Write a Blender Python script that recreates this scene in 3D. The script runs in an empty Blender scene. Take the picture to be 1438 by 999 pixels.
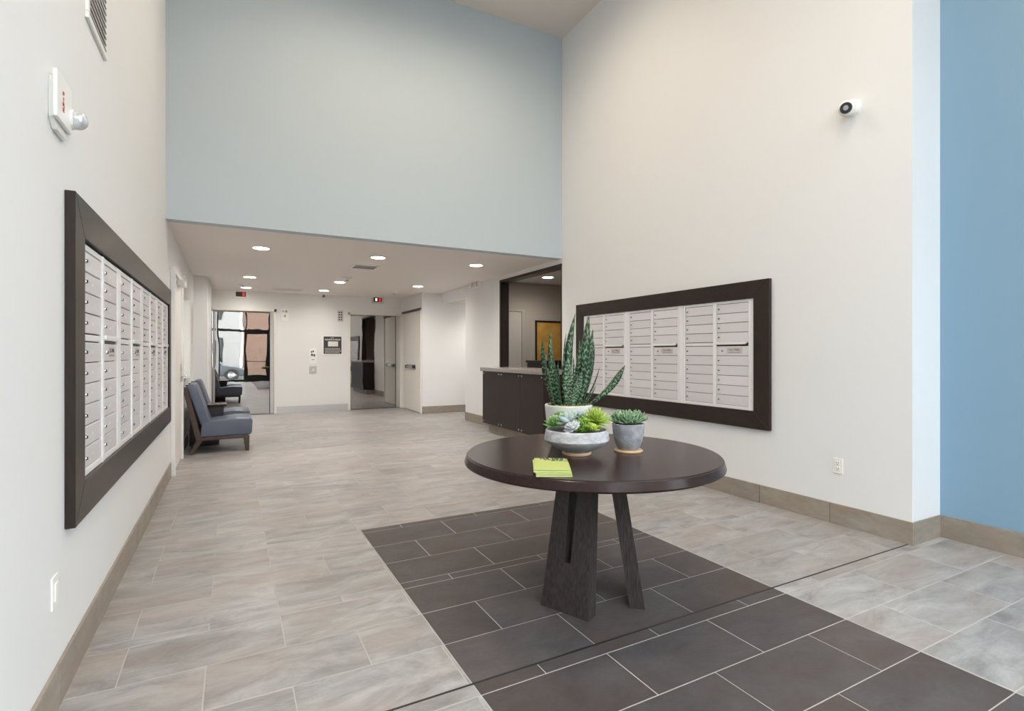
import bpy, bmesh, math, random
from mathutils import Vector, Matrix
random.seed(7)
scene = bpy.context.scene
C = scene.collection
PI = math.pi

# ------------------------------------------------------------------ camera
F_PX, W_PX, H_PX = 740.0, 1438.0, 999.0
THETA = math.atan(394.0 / F_PX)
CAM_H = 1.30
HORIZON = 497.0
cam_d = bpy.data.cameras.new('camera')
cam_d.sensor_fit = 'HORIZONTAL'
cam_d.sensor_width = 36.0
cam_d.lens = 36.0 * F_PX / W_PX
cam_d.shift_y = -(H_PX / 2 - HORIZON) / W_PX
cam_d.clip_start = 0.05
cam = bpy.data.objects.new('camera', cam_d)
cam.location = (0, 0, CAM_H)
cam.rotation_euler = (PI / 2, 0, -THETA)
C.objects.link(cam)
scene.camera = cam

# ------------------------------------------------------------------ view, world, sun
vs = scene.view_settings
vs.view_transform = 'Standard'
vs.look = 'None'
vs.gamma = 1.0
vs.use_curve_mapping = False
vs.exposure = 1.17
scene.cycles.use_denoising = True
scene.cycles.max_bounces = 12
scene.cycles.diffuse_bounces = 8
scene.cycles.glossy_bounces = 6
scene.cycles.transparent_max_bounces = 12
scene.cycles.caustics_reflective = False
scene.cycles.caustics_refractive = False
scene.cycles.sample_clamp_indirect = 6.0

SKY = 5.0
world = bpy.data.worlds.new('World')
scene.world = world
world.use_nodes = True
bg = world.node_tree.nodes['Background']
bg.inputs['Color'].default_value = (0.92, 0.955, 1.02, 1)      # bright even overcast
bg.inputs['Strength'].default_value = SKY

sun_d = bpy.data.lights.new('sun', 'SUN')
sun_d.energy = 1.5
sun_d.angle = 0.02
sun_d.color = (1.0, 0.95, 0.88)
sun = bpy.data.objects.new('sun', sun_d)
sun.rotation_euler = (math.radians(-42), 0, math.radians(20))   # shines from behind the building onto the street
sun.location = (2, 6, 14)
C.objects.link(sun)

# geometry constants (metres; camera stands above the origin, Y runs down the hall)
XL, XR, XA = -0.57, 4.08, 4.455       # left wall, right wall, alcove wall
YC = 1.88                             # corner where the right wall ends
YB = 6.17                             # bulkhead
YE = 12.5                             # elevator wall
ZC, ZD = 5.71, 2.63                   # tall ceiling, dropped ceiling
YS = -2.7                             # street front behind the camera
XE = 3.64                             # wall with the stair door
XCOL = -0.36

def portal(name, loc, rot, sx, sy):
    d = bpy.data.lights.new(name, 'AREA')
    d.shape = 'RECTANGLE'; d.size = sx; d.size_y = sy
    d.cycles.is_portal = True
    o = bpy.data.objects.new(name, d); o.location = loc; o.rotation_euler = rot
    C.objects.link(o)
# area light faces -Z locally; aim it +Y into the room
portal('added_window_portal', (XA - 0.1, (YS - 1.2) / 2, ZC / 2), (PI / 2, 0, PI / 2 * 1.0), -1.2 - YS, ZC)
portal('window_portal', ((XL + XA) / 2, YS + 0.1, ZC / 2), (PI / 2, 0, PI), XA - XL, ZC)

# ------------------------------------------------------------------ materials
M = {}
def nt(name):
    m = bpy.data.materials.new(name); m.use_nodes = True
    t = m.node_tree
    return m, t, t.nodes['Principled BSDF']
def node(t, kind, **kw):
    n = t.nodes.new(kind)
    for k, v in kw.items():
        if k in n.inputs: n.inputs[k].default_value = v
        else: setattr(n, k, v)
    return n
def mat(name, col, rough=0.5, metal=0.0, spec=0.5, noise=0.0, nscale=20.0, stretch=(1, 1, 1), bump=0.0, bscale=None, coat=0.0, col2=None, detail=4.0, coords='Object', rnd=0.0):
    """Principled surface; noise mixes col -> col2 (or a darker col), bump gives fine relief, rnd varies by piece."""
    m, t, p = nt(name)
    c = (*col, 1)
    p.inputs['Base Color'].default_value = c
    p.inputs['Roughness'].default_value = rough
    p.inputs['Metallic'].default_value = metal
    p.inputs['Specular IOR Level'].default_value = spec
    p.inputs['Coat Weight'].default_value = coat
    if noise or bump or rnd:
        tc = node(t, 'ShaderNodeTexCoord')
        mp = node(t, 'ShaderNodeMapping'); mp.inputs['Scale'].default_value = stretch
        src = tc.outputs[coords]
        if coords == 'World':
            pass
        t.links.new(src, mp.inputs['Vector'])
        vec = mp.outputs['Vector']
        colout = None
        if noise:
            n = node(t, 'ShaderNodeTexNoise'); n.inputs['Scale'].default_value = nscale; n.inputs['Detail'].default_value = detail
            t.links.new(vec, n.inputs['Vector'])
            r = node(t, 'ShaderNodeMapRange'); r.inputs['From Min'].default_value = 0.3; r.inputs['From Max'].default_value = 0.7
            r.inputs['To Max'].default_value = noise
            t.links.new(n.outputs['Fac'], r.inputs['Value'])
            mx = node(t, 'ShaderNodeMix', data_type='RGBA')
            mx.inputs['A'].default_value = c
            mx.inputs['B'].default_value = (*(col2 or tuple(v * 0.5 for v in col)), 1)
            t.links.new(r.outputs['Result'], mx.inputs['Factor'])
            colout = mx.outputs['Result']
        if rnd:
            oi = node(t, 'ShaderNodeObjectInfo')
            rr = node(t, 'ShaderNodeMapRange'); rr.inputs['To Min'].default_value = 1 - rnd; rr.inputs['To Max'].default_value = 1 + rnd
            t.links.new(oi.outputs['Random'], rr.inputs['Value'])
            hv = node(t, 'ShaderNodeHueSaturation')
            hv.inputs['Color'].default_value = c
            if colout: t.links.new(colout, hv.inputs['Color'])
            t.links.new(rr.outputs['Result'], hv.inputs['Value'])
            colout = hv.outputs['Color']
        if colout: t.links.new(colout, p.inputs['Base Color'])
        if bump:
            n2 = node(t, 'ShaderNodeTexNoise'); n2.inputs['Scale'].default_value = bscale or nscale; n2.inputs['Detail'].default_value = 5
            t.links.new(vec, n2.inputs['Vector'])
            b = node(t, 'ShaderNodeBump'); b.inputs['Strength'].default_value = bump; b.inputs['Distance'].default_value = 0.01
            t.links.new(n2.outputs['Fac'], b.inputs['Height'])
            t.links.new(b.outputs['Normal'], p.inputs['Normal'])
    M[name] = m
    return m

def tile_mat(name, c1, c2, c3, rough, streak, bump, rnd, bscale=30.0, spec=0.5):
    """Stone-look tile: streaks along X in world space, shifted per piece; warm and cool patches."""
    m, t, p = nt(name)
    g = node(t, 'ShaderNodeNewGeometry')
    oi = node(t, 'ShaderNodeObjectInfo')
    sc_ = node(t, 'ShaderNodeVectorMath', operation='SCALE'); sc_.inputs['Scale'].default_value = 37.0
    cmb = node(t, 'ShaderNodeCombineXYZ')
    t.links.new(oi.outputs['Random'], cmb.inputs['X']); t.links.new(oi.outputs['Random'], cmb.inputs['Y'])
    t.links.new(cmb.outputs['Vector'], sc_.inputs[0])
    ad = node(t, 'ShaderNodeVectorMath', operation='ADD')
    t.links.new(g.outputs['Position'], ad.inputs[0]); t.links.new(sc_.outputs['Vector'], ad.inputs[1])
    mp = node(t, 'ShaderNodeMapping'); mp.inputs['Scale'].default_value = streak
    mp.inputs['Rotation'].default_value = (0, 0, 0.22)
    t.links.new(ad.outputs['Vector'], mp.inputs['Vector'])
    n1 = node(t, 'ShaderNodeTexNoise'); n1.inputs['Scale'].default_value = 2.8; n1.inputs['Detail'].default_value = 9; n1.inputs['Roughness'].default_value = 0.72; n1.inputs['Distortion'].default_value = 0.6
    t.links.new(mp.outputs['Vector'], n1.inputs['Vector'])
    n2 = node(t, 'ShaderNodeTexNoise'); n2.inputs['Scale'].default_value = 1.1; n2.inputs['Detail'].default_value = 3
    t.links.new(mp.outputs['Vector'], n2.inputs['Vector'])
    r1 = node(t, 'ShaderNodeMapRange'); r1.inputs['From Min'].default_value = 0.32; r1.inputs['From Max'].default_value = 0.68
    t.links.new(n1.outputs['Fac'], r1.inputs['Value'])
    r2 = node(t, 'ShaderNodeMapRange'); r2.inputs['From Min'].default_value = 0.42; r2.inputs['From Max'].default_value = 0.68
    t.links.new(n2.outputs['Fac'], r2.inputs['Value'])
    a = node(t, 'ShaderNodeMix', data_type='RGBA'); a.inputs['A'].default_value = (*c1, 1); a.inputs['B'].default_value = (*c2, 1)
    t.links.new(r1.outputs['Result'], a.inputs['Factor'])
    b = node(t, 'ShaderNodeMix', data_type='RGBA'); b.inputs['B'].default_value = (*c3, 1)
    t.links.new(a.outputs['Result'], b.inputs['A'])
    mlt = node(t, 'ShaderNodeMath', operation='MULTIPLY'); mlt.inputs[1].default_value = 0.55
    t.links.new(r2.outputs['Result'], mlt.inputs[0]); t.links.new(mlt.outputs['Value'], b.inputs['Factor'])
    rr = node(t, 'ShaderNodeMapRange'); rr.inputs['To Min'].default_value = 1 - rnd; rr.inputs['To Max'].default_value = 1 + rnd
    t.links.new(oi.outputs['Random'], rr.inputs['Value'])
    hv = node(t, 'ShaderNodeHueSaturation'); t.links.new(b.outputs['Result'], hv.inputs['Color']); t.links.new(rr.outputs['Result'], hv.inputs['Value'])
    t.links.new(hv.outputs['Color'], p.inputs['Base Color'])
    n3 = node(t, 'ShaderNodeTexNoise'); n3.inputs['Scale'].default_value = bscale; n3.inputs['Detail'].default_value = 6
    t.links.new(mp.outputs['Vector'], n3.inputs['Vector'])
    bp = node(t, 'ShaderNodeBump'); bp.inputs['Strength'].default_value = bump; bp.inputs['Distance'].default_value = 0.004
    t.links.new(n3.outputs['Fac'], bp.inputs['Height']); t.links.new(bp.outputs['Normal'], p.inputs['Normal'])
    p.inputs['Roughness'].default_value = rough
    p.inputs['Specular IOR Level'].default_value = spec
    M[name] = m
def emit(name, col, strength):
    m, t, p = nt(name)
    p.inputs['Base Color'].default_value = (*col, 1)
    p.inputs['Emission Color'].default_value = (*col, 1)
    p.inputs['Emission Strength'].default_value = strength
    M[name] = m
def glass_mat(name, tint=(0.93, 0.96, 0.95), refl=1.0):
    """thin pane: see-through with a fresnel reflection"""
    m, t, p = nt(name)
    t.nodes.remove(p)
    out = t.nodes['Material Output']
    tr = node(t, 'ShaderNodeBsdfTransparent'); tr.inputs['Color'].default_value = (*tint, 1)
    gl = node(t, 'ShaderNodeBsdfGlossy'); gl.inputs['Roughness'].default_value = 0.0
    lw = node(t, 'ShaderNodeLayerWeight')                      # Schlick reflection, same from both sides
    pw = node(t, 'ShaderNodeMath', operation='POWER'); pw.inputs[1].default_value = 5.0
    fr = node(t, 'ShaderNodeMath', operation='MULTIPLY_ADD'); fr.inputs[1].default_value = 0.955; fr.inputs[2].default_value = 0.04
    t.links.new(lw.outputs['Facing'], pw.inputs[0]); t.links.new(pw.outputs[0], fr.inputs[0])
    mx = node(t, 'ShaderNodeMixShader')
    t.links.new(fr.outputs[0], mx.inputs['Fac']); t.links.new(tr.outputs[0], mx.inputs[1]); t.links.new(gl.outputs[0], mx.inputs[2])
    t.links.new(mx.outputs[0], out.inputs['Surface'])
    M[name] = m

CREAM = (0.772, 0.772, 0.775)
mat('cream', CREAM, 0.55, spec=0.3, bump=0.04, bscale=220)
mat('ceiling_paint', (0.70, 0.645, 0.60), 0.7, spec=0.2, bump=0.03, bscale=200)
mat('ceiling_low_paint', (0.86, 0.80, 0.755), 0.6, spec=0.3, bump=0.02, bscale=200)
mat('blue', (0.525, 0.605, 0.66), 0.6, spec=0.25, bump=0.04, bscale=220)
mat('blue_deep', (0.215, 0.345, 0.46), 0.5, spec=0.35, bump=0.04, bscale=220)
mat('white_paint', (0.78, 0.775, 0.765), 0.45, spec=0.4, bump=0.02, bscale=200)
mat('door_paint', (0.80, 0.765, 0.71), 0.35, spec=0.5, bump=0.015, bscale=150)
mat('taupe_paint', (0.42, 0.37, 0.32), 0.6, spec=0.3)
mat('office_door', (0.50, 0.455, 0.41), 0.5)
tile_mat('light_tile', (0.425, 0.418, 0.415), (0.185, 0.174, 0.170), (0.32, 0.255, 0.215), 0.36, (1.0, 2.7, 1), 0.30, 0.08)
tile_mat('dark_tile', (0.105, 0.094, 0.097), (0.070, 0.060, 0.061), (0.080, 0.052, 0.040), 0.50, (1.5, 2.2, 1), 0.35, 0.10, spec=0.22)
tile_mat('base_tile', (0.35, 0.31, 0.265), (0.24, 0.205, 0.17), (0.30, 0.225, 0.17), 0.5, (2.0, 2.0, 5.0), 0.25, 0.07)
mat('grout', (0.44, 0.42, 0.395), 0.8)
mat('joint_black', (0.015, 0.015, 0.015), 0.6)
mat('wood_frame', (0.019, 0.0125, 0.0105), 0.34, spec=0.3, noise=0.8, nscale=6, stretch=(1.5, 14, 14), col2=(0.036, 0.025, 0.021), bump=0.12, bscale=9)
mat('wood_frame_v', (0.019, 0.0125, 0.0105), 0.34, spec=0.3, noise=0.8, nscale=6, stretch=(14, 14, 1.5), col2=(0.036, 0.025, 0.021), bump=0.12, bscale=9)
mat('table_wood', (0.024, 0.0115, 0.011), 0.22, spec=0.20, noise=0.5, nscale=5, stretch=(1.2, 9, 9), col2=(0.040, 0.026, 0.023), bump=0.02, bscale=12)
mat('leg_wood', (0.062, 0.050, 0.047), 0.42, spec=0.3, noise=0.9, nscale=7, stretch=(26, 26, 1.6), col2=(0.016, 0.012, 0.011), bump=0.35, bscale=9)
mat('panel_wood', (0.019, 0.0115, 0.0115), 0.42, spec=0.3, noise=0.7, nscale=6, stretch=(30, 30, 1.2), col2=(0.029, 0.019, 0.018), bump=0.06, bscale=8)
mat('aluminium', (0.88, 0.87, 0.88), 0.38, metal=0.25, rnd=0.03)
mat('aluminium_door', (0.74, 0.72, 0.75), 0.33, metal=0.25, rnd=0.05)
mat('steel_brushed', (0.62, 0.61, 0.60), 0.30, metal=1.0, bump=0.02, bscale=60, stretch=(1, 1, 20))
mat('chrome', (0.80, 0.80, 0.80), 0.12, metal=1.0)
mat('black', (0.012, 0.012, 0.013), 0.4)
mat('bronze', (0.030, 0.026, 0.024), 0.4, metal=0.3)
mat('white_plastic', (0.83, 0.82, 0.79), 0.35)
mat('lens_black', (0.008, 0.008, 0.012), 0.08)
mat('red', (0.55, 0.02, 0.02), 0.5)
mat('print_dark', (0.04, 0.04, 0.045), 0.6)
mat('print_grey', (0.35, 0.35, 0.36), 0.6)
mat('print_light', (0.75, 0.74, 0.70), 0.6)
mat('label_rose', (0.60, 0.54, 0.52), 0.5)
mat('granite', (0.40, 0.37, 0.35), 0.25, noise=1.0, nscale=160, col2=(0.12, 0.105, 0.10), detail=6)
mat('leather', (0.105, 0.125, 0.175), 0.30, noise=0.4, nscale=5, col2=(0.075, 0.092, 0.135), bump=0.10, bscale=70)
mat('chair_wood', (0.050, 0.028, 0.022), 0.35, noise=0.7, nscale=6, stretch=(14, 14, 2), col2=(0.085, 0.05, 0.038))
mat('concrete', (0.42, 0.42, 0.435), 0.8, noise=1.0, nscale=24, col2=(0.22, 0.22, 0.235), bump=0.3, bscale=60, detail=8)
mat('concrete_pale', (0.60, 0.605, 0.62), 0.8, noise=1.0, nscale=20, stretch=(1, 1, 2.5), col2=(0.34, 0.34, 0.355), bump=0.3, bscale=60, detail=8)
mat('white_pot', (0.74, 0.73, 0.70), 0.6, noise=0.4, nscale=14, col2=(0.60, 0.58, 0.55), bump=0.12, bscale=40)
mat('terracotta', (0.62, 0.40, 0.24), 0.7, noise=0.5, nscale=20, col2=(0.72, 0.55, 0.40))
mat('soil', (0.16, 0.12, 0.04), 0.9, noise=1.0, nscale=60, col2=(0.42, 0.36, 0.12), bump=1.0, bscale=80)
mat('gravel', (0.22, 0.22, 0.24), 0.8, noise=1.0, nscale=90, col2=(0.05, 0.05, 0.06), bump=1.0, bscale=100)
mat('succ_green', (0.13, 0.30, 0.07), 0.45, noise=0.6, nscale=40, col2=(0.28, 0.44, 0.10))
mat('succ_lime', (0.38, 0.50, 0.07), 0.45, noise=0.6, nscale=40, col2=(0.24, 0.38, 0.06))
mat('succ_blue', (0.40, 0.50, 0.47), 0.5, noise=0.5, nscale=30, col2=(0.55, 0.62, 0.60))
mat('succ_pale', (0.52, 0.54, 0.58), 0.5, noise=0.5, nscale=30, col2=(0.62, 0.66, 0.66))
mat('succ_moss', (0.14, 0.36, 0.03), 0.5, noise=0.7, nscale=60, col2=(0.30, 0.48, 0.05))
mat('haworthia', (0.07, 0.20, 0.08), 0.42, noise=1.0, nscale=70, col2=(0.36, 0.48, 0.30))
mat('lime_paper', (0.44, 0.50, 0.15), 0.6)
mat('lime_paper_pale', (0.56, 0.61, 0.30), 0.6)
mat('paper_white', (0.85, 0.85, 0.83), 0.6)
mat('art', (0.42, 0.22, 0.05), 0.5, noise=1.0, nscale=5, col2=(0.62, 0.36, 0.08), detail=6)
mat('desk_black', (0.02, 0.018, 0.018), 0.4)
mat('asphalt', (0.10, 0.10, 0.10), 0.85, noise=0.6, nscale=30)
mat('sidewalk', (0.20, 0.195, 0.185), 0.85, noise=0.4, nscale=12)
mat('stucco', (0.34, 0.33, 0.32), 0.8)
mat('car_paint', (0.13, 0.14, 0.16), 0.25, metal=0.3, coat=0.6)
mat('tyre', (0.02, 0.02, 0.02), 0.7)
mat('tail_red', (0.4, 0.02, 0.02), 0.3)
emit('lamp_glow', (1.0, 0.93, 0.82), 14.0)
emit('led_red', (0.5, 0.02, 0.02), 0.5)
emit('led_white', (1.0, 0.85, 0.8), 0.6)
glass_mat('glass')
mat('car_glass', (0.02, 0.025, 0.03), 0.05)
# clear strobe lens
m, t, p = nt('strobe'); p.inputs['Base Color'].default_value = (0.75, 0.77, 0.80, 1); p.inputs['Roughness'].default_value = 0.12; p.inputs['Metallic'].default_value = 0.6; M['strobe'] = m
# polished elevator steel, slightly wavy
def mirror_mat():
    m, t, p = nt('mirror_steel')
    p.inputs['Base Color'].default_value = (0.42, 0.405, 0.39, 1); p.inputs['Metallic'].default_value = 1; p.inputs['Roughness'].default_value = 0.01
    tc = node(t, 'ShaderNodeTexCoord'); mp = node(t, 'ShaderNodeMapping'); mp.inputs['Scale'].default_value = (1.6, 1, 0.8)
    t.links.new(tc.outputs['Object'], mp.inputs['Vector'])
    n = node(t, 'ShaderNodeTexNoise'); n.inputs['Scale'].default_value = 2.2; n.inputs['Detail'].default_value = 1
    t.links.new(mp.outputs['Vector'], n.inputs['Vector'])
    b = node(t, 'ShaderNodeBump'); b.inputs['Strength'].default_value = 0.045; b.inputs['Distance'].default_value = 0.02
    t.links.new(n.outputs['Fac'], b.inputs['Height']); t.links.new(b.outputs['Normal'], p.inputs['Normal'])
    M['mirror_steel'] = m
mirror_mat()
# snake plant leaf: dark green with pale zig-zag cross bands and a pale edge (UV: u across, v along)
def snake_mat():
    m, t, p = nt('snake_leaf')
    tc = node(t, 'ShaderNodeTexCoord')
    mp = node(t, 'ShaderNodeMapping'); mp.inputs['Scale'].default_value = (0.25, 1.0, 1)
    t.links.new(tc.outputs['UV'], mp.inputs['Vector'])
    oi = node(t, 'ShaderNodeObjectInfo')
    t.links.new(oi.outputs['Random'], mp.inputs['Location'])
    w = node(t, 'ShaderNodeTexWave'); w.bands_direction = 'Y'; w.inputs['Scale'].default_value = 4.2; w.inputs['Distortion'].default_value = 9.0; w.inputs['Detail'].default_value = 3; w.inputs['Detail Scale'].default_value = 2.2
    t.links.new(mp.outputs['Vector'], w.inputs['Vector'])
    r = node(t, 'ShaderNodeValToRGB')
    r.color_ramp.elements[0].position = 0.45; r.color_ramp.elements[0].color = (0.010, 0.034, 0.016, 1)
    r.color_ramp.elements[1].position = 0.95; r.color_ramp.elements[1].color = (0.21, 0.32, 0.18, 1)
    e = r.color_ramp.elements.new(0.72); e.color = (0.028, 0.085, 0.030, 1)
    t.links.new(w.outputs['Fac'], r.inputs['Fac'])
    t.links.new(r.outputs['Color'], p.inputs['Base Color'])
    p.inputs['Roughness'].default_value = 0.28
    M['snake_leaf'] = m
snake_mat()
def brick_mat():
    m, t, p = nt('brick_far')
    tc = node(t, 'ShaderNodeTexCoord')
    mp = node(t, 'ShaderNodeMapping'); mp.inputs['Rotation'].default_value = (PI / 2, 0, 0)
    t.links.new(tc.outputs['Object'], mp.inputs['Vector'])
    b = node(t, 'ShaderNodeTexBrick'); b.inputs['Color1'].default_value = (0.20, 0.105, 0.070, 1); b.inputs['Color2'].default_value = (0.16, 0.078, 0.050, 1); b.inputs['Mortar'].default_value = (0.26, 0.23, 0.20, 1); b.inputs['Scale'].default_value = 4
    t.links.new(mp.outputs['Vector'], b.inputs['Vector']); t.links.new(b.outputs['Color'], p.inputs['Base Color'])
    p.inputs['Roughness'].default_value = 0.85
    M['brick_far'] = m
brick_mat()

# ------------------------------------------------------------------ mesh helpers
def mesh(bm, name, smooth=False):
    me = bpy.data.meshes.new(name); bm.to_mesh(me); bm.free()
    if smooth:
        for p_ in me.polygons: p_.use_smooth = True
    return me
def link(name, data, mt=None, parent=None, loc=(0, 0, 0), rot=(0, 0, 0)):
    o = bpy.data.objects.new(name, data)
    if mt is not None and data is not None and not data.materials: data.materials.append(M[mt])
    C.objects.link(o)
    o.location = loc; o.rotation_euler = rot if not isinstance(rot, (int, float)) else (0, 0, rot)
    if parent is not None: o.parent = parent
    return o
def thing(name, label, cat, loc=(0, 0, 0), rz=0.0, group=None):
    o = link(name, None, loc=loc, rot=rz)
    o.empty_display_size = 0.1
    o['label'] = label; o['category'] = cat
    if group: o['group'] = group
    return o
def tag(o, label, cat, group=None):
    o['label'] = label; o['category'] = cat
    if group: o['group'] = group
    return o
def struct(o, label=None):
    o['kind'] = 'structure'
    if label: o['label'] = label
    return o
def box_bm(x0, x1, y0, y1, z0, z1, bev=0.0, seg=1):
    bm = bmesh.new()
    add_box(bm, x0, x1, y0, y1, z0, z1)
    if bev:
        bmesh.ops.bevel(bm, geom=bm.edges[:], offset=bev, segments=seg, profile=0.6, affect='EDGES')
    return bm
def add_box(bm, x0, x1, y0, y1, z0, z1):
    v = [bm.verts.new(c) for c in ((x0, y0, z0), (x1, y0, z0), (x1, y1, z0), (x0, y1, z0), (x0, y0, z1), (x1, y0, z1), (x1, y1, z1), (x0, y1, z1))]
    for f in ((3, 2, 1, 0), (4, 5, 6, 7), (0, 1, 5, 4), (1, 2, 6, 5), (2, 3, 7, 6), (3, 0, 4, 7)):
        bm.faces.new([v[i] for i in f])
def box(name, dims, mt, parent=None, bev=0.0, seg=1, loc=(0, 0, 0), rot=(0, 0, 0), smooth=False):
    return link(name, mesh(box_bm(*dims, bev=bev, seg=seg), name, smooth), mt, parent, loc, rot)
def prism_bm(pts, y0, y1, bev=0.0, seg=1):
    """outline in (x, z), extruded along y"""
    bm = bmesh.new()
    a = [bm.verts.new((x, y0, z)) for x, z in pts]
    b = [bm.verts.new((x, y1, z)) for x, z in pts]
    n = len(pts)
    bm.faces.new(a); bm.faces.new(b[::-1])
    for i in range(n): bm.faces.new([a[i], b[i], b[(i + 1) % n], a[(i + 1) % n]])
    bmesh.ops.recalc_face_normals(bm, faces=bm.faces[:])
    if bev: bmesh.ops.bevel(bm, geom=bm.edges[:], offset=bev, segments=seg, profile=0.6, affect='EDGES')
    return bm
def lathe_bm(prof, n=40, cap=True):
    bm = bmesh.new(); rings = []
    for r, z in prof:
        rings.append([bm.verts.new((r * math.cos(2 * PI * i / n), r * math.sin(2 * PI * i / n), z)) for i in range(n)])
    for a, b in zip(rings, rings[1:]):
        for i in range(n): bm.faces.new([a[i], a[(i + 1) % n], b[(i + 1) % n], b[i]])
    if cap:
        bm.faces.new(rings[0][::-1]); bm.faces.new(rings[-1])
    bmesh.ops.recalc_face_normals(bm, faces=bm.faces[:])
    return bm
def lathe(name, prof, mt, parent=None, n=40, loc=(0, 0, 0), rot=(0, 0, 0), smooth=True, cap=True):
    me = mesh(lathe_bm(prof, n, cap), name)
    if smooth:
        for p_ in me.polygons: p_.use_smooth = True
        me.set_sharp_from_angle(angle=math.radians(32))
    return link(name, me, mt, parent, loc, rot)
def rod(name, p0, p1, r, mt, parent=None, n=12):
    p0, p1 = Vector(p0), Vector(p1); d = p1 - p0
    o = lathe(name, [(r, 0), (r, d.length)], mt, parent, n, loc=p0)
    o.rotation_euler = d.to_track_quat('Z', 'Y').to_euler()
    return o
def text_mesh(s, size):
    c = bpy.data.curves.new('lettering', 'FONT'); c.body = s; c.size = size; c.align_x = 'CENTER'; c.align_y = 'CENTER'; c.extrude = 0.0006
    o = bpy.data.objects.new('lettering', c); C.objects.link(o)
    dg = bpy.context.evaluated_depsgraph_get()
    me = bpy.data.meshes.new_from_object(o.evaluated_get(dg))
    bpy.data.objects.remove(o)
    me.transform(Matrix.Rotation(PI / 2, 4, 'X'))      # stands up, faces -y
    me.materials.clear()
    return me
def pix(x, y, z):
    dep = x * math.sin(THETA) + y * math.cos(THETA); lat = x * math.cos(THETA) - y * math.sin(THETA)
    if dep < 0.1: return None
    return (719 + F_PX * lat / dep, HORIZON - F_PX * (z - CAM_H) / dep)
FACE_RIGHT = -PI / 2      # thing on the right wall: local x -> -Y, local y into the wall
FACE_LEFT = PI / 2        # thing on the left wall: local x -> +Y

# ================================================================== STRUCTURE
T = 0.14
def wall(name, dims, mt, label):
    return struct(box(name, dims, mt), label)
GAP = -0.06
# floor slab (grout) with tiles
floor = struct(box('floor', (XL - T, 8.2, YS - 0.2, YE + 0.6, -0.14, -0.0010), 'grout'), 'tiled lobby floor of pale and dark stone tiles')
PER, ROW, STRIP, Y_REF, LEN = 1.025, 0.316, 0.077, 1.825, 0.612
PH_A, PH_B = 1.436, 1.130
J = 0.0040
rows = []
k0 = int(math.floor((YS - Y_REF) / PER)) - 1
for k in range(k0, 12):
    y = Y_REF + k * PER
    rows.append((y, y + STRIP, PH_B, k == 0))
    for i, ph in enumerate((PH_A, PH_B, PH_A)):
        rows.append((y + STRIP + i * ROW, y + STRIP + (i + 1) * ROW, ph, False))
DX0, DX1, DY1 = 0.838, 2.655, Y_REF + 2 * PER + STRIP + 0.003
def floor_x(y):
    if y < YC: return XA
    if y > 10.98: return XE
    if y > 9.62: return 7.4
    return XR
tiles = []
for (y0, y1, ph, blk) in rows:
    if y1 < YS or y0 > YE: continue
    a, b = max(y0, YS), min(y1, YE)
    xmax = floor_x((a + b) / 2)
    if a < YC < b: xmax = XR
    n0 = int(math.floor((XL - ph) / LEN)) - 1
    dark_row = (a + b) / 2 < DY1
    cuts = []
    x = ph + n0 * LEN
    while x < xmax + LEN:
        cuts.append((x, x + LEN)); x += LEN
    for (u, v) in cuts:
        segs = [(u, v)]
        if dark_row:
            for c in (DX0, DX1):
                segs = [s2 for s in segs for s2 in ([(s[0], c), (c, s[1])] if s[0] < c - 1e-4 < s[1] else [s])]
        for (p0, p1) in segs:
            p0, p1 = max(p0, XL), min(p1, xmax)
            if p1 - p0 < 0.012: continue
            dk = dark_row and DX0 - 1e-3 <= p0 and p1 <= DX1 + 1e-3
            tiles.append((p0, p1, a, b, dk))
# alcove rows are cut at the return wall by floor_x; reception floor behind the counter is laid separately
tile_cache = {}
def tile_mesh(w, d, dk):
    key = (round(w, 3), round(d, 3), dk)
    if key not in tile_cache:
        bm = bmesh.new()
        w2, d2, e = w / 2 - J / 2, d / 2 - J / 2, 0.0015
        lo = [bm.verts.new((sx * w2, sy * d2, -0.009)) for sx, sy in ((-1, -1), (1, -1), (1, 1), (-1, 1))]
        mi = [bm.verts.new((sx * w2, sy * d2, -0.0012)) for sx, sy in ((-1, -1), (1, -1), (1, 1), (-1, 1))]
        hi = [bm.verts.new((sx * (w2 - e), sy * (d2 - e), 0.0)) for sx, sy in ((-1, -1), (1, -1), (1, 1), (-1, 1))]
        for q in range(4):
            r = (q + 1) % 4
            bm.faces.new([lo[q], lo[r], mi[r], mi[q]]); bm.faces.new([mi[q], mi[r], hi[r], hi[q]])
        bm.faces.new(hi)
        me = mesh(bm, 'dark_tile' if dk else 'floor_tile')
        me.materials.append(M['dark_tile' if dk else 'light_tile'])
        tile_cache[key] = me
    return tile_cache[key]
def shown(tl):
    x0, x1, y0, y1, _ = tl
    ps = [pix(x, y, 0) for x, y in ((x0, y0), (x1, y0), (x1, y1), (x0, y1))]
    if any(p is None for p in ps): return 0
    if max(p[0] for p in ps) < 0 or min(p[0] for p in ps) > W_PX or max(p[1] for p in ps) < 0 or min(p[1] for p in ps) > H_PX: return 0
    return abs(sum(ps[i][0] * ps[(i + 1) % 4][1] - ps[(i + 1) % 4][0] * ps[i][1] for i in range(4))) / 2
light = sorted([t_ for t_ in tiles if not t_[4]], key=shown, reverse=True)
dark = sorted([t_ for t_ in tiles if t_[4]], key=shown, reverse=True)
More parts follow.
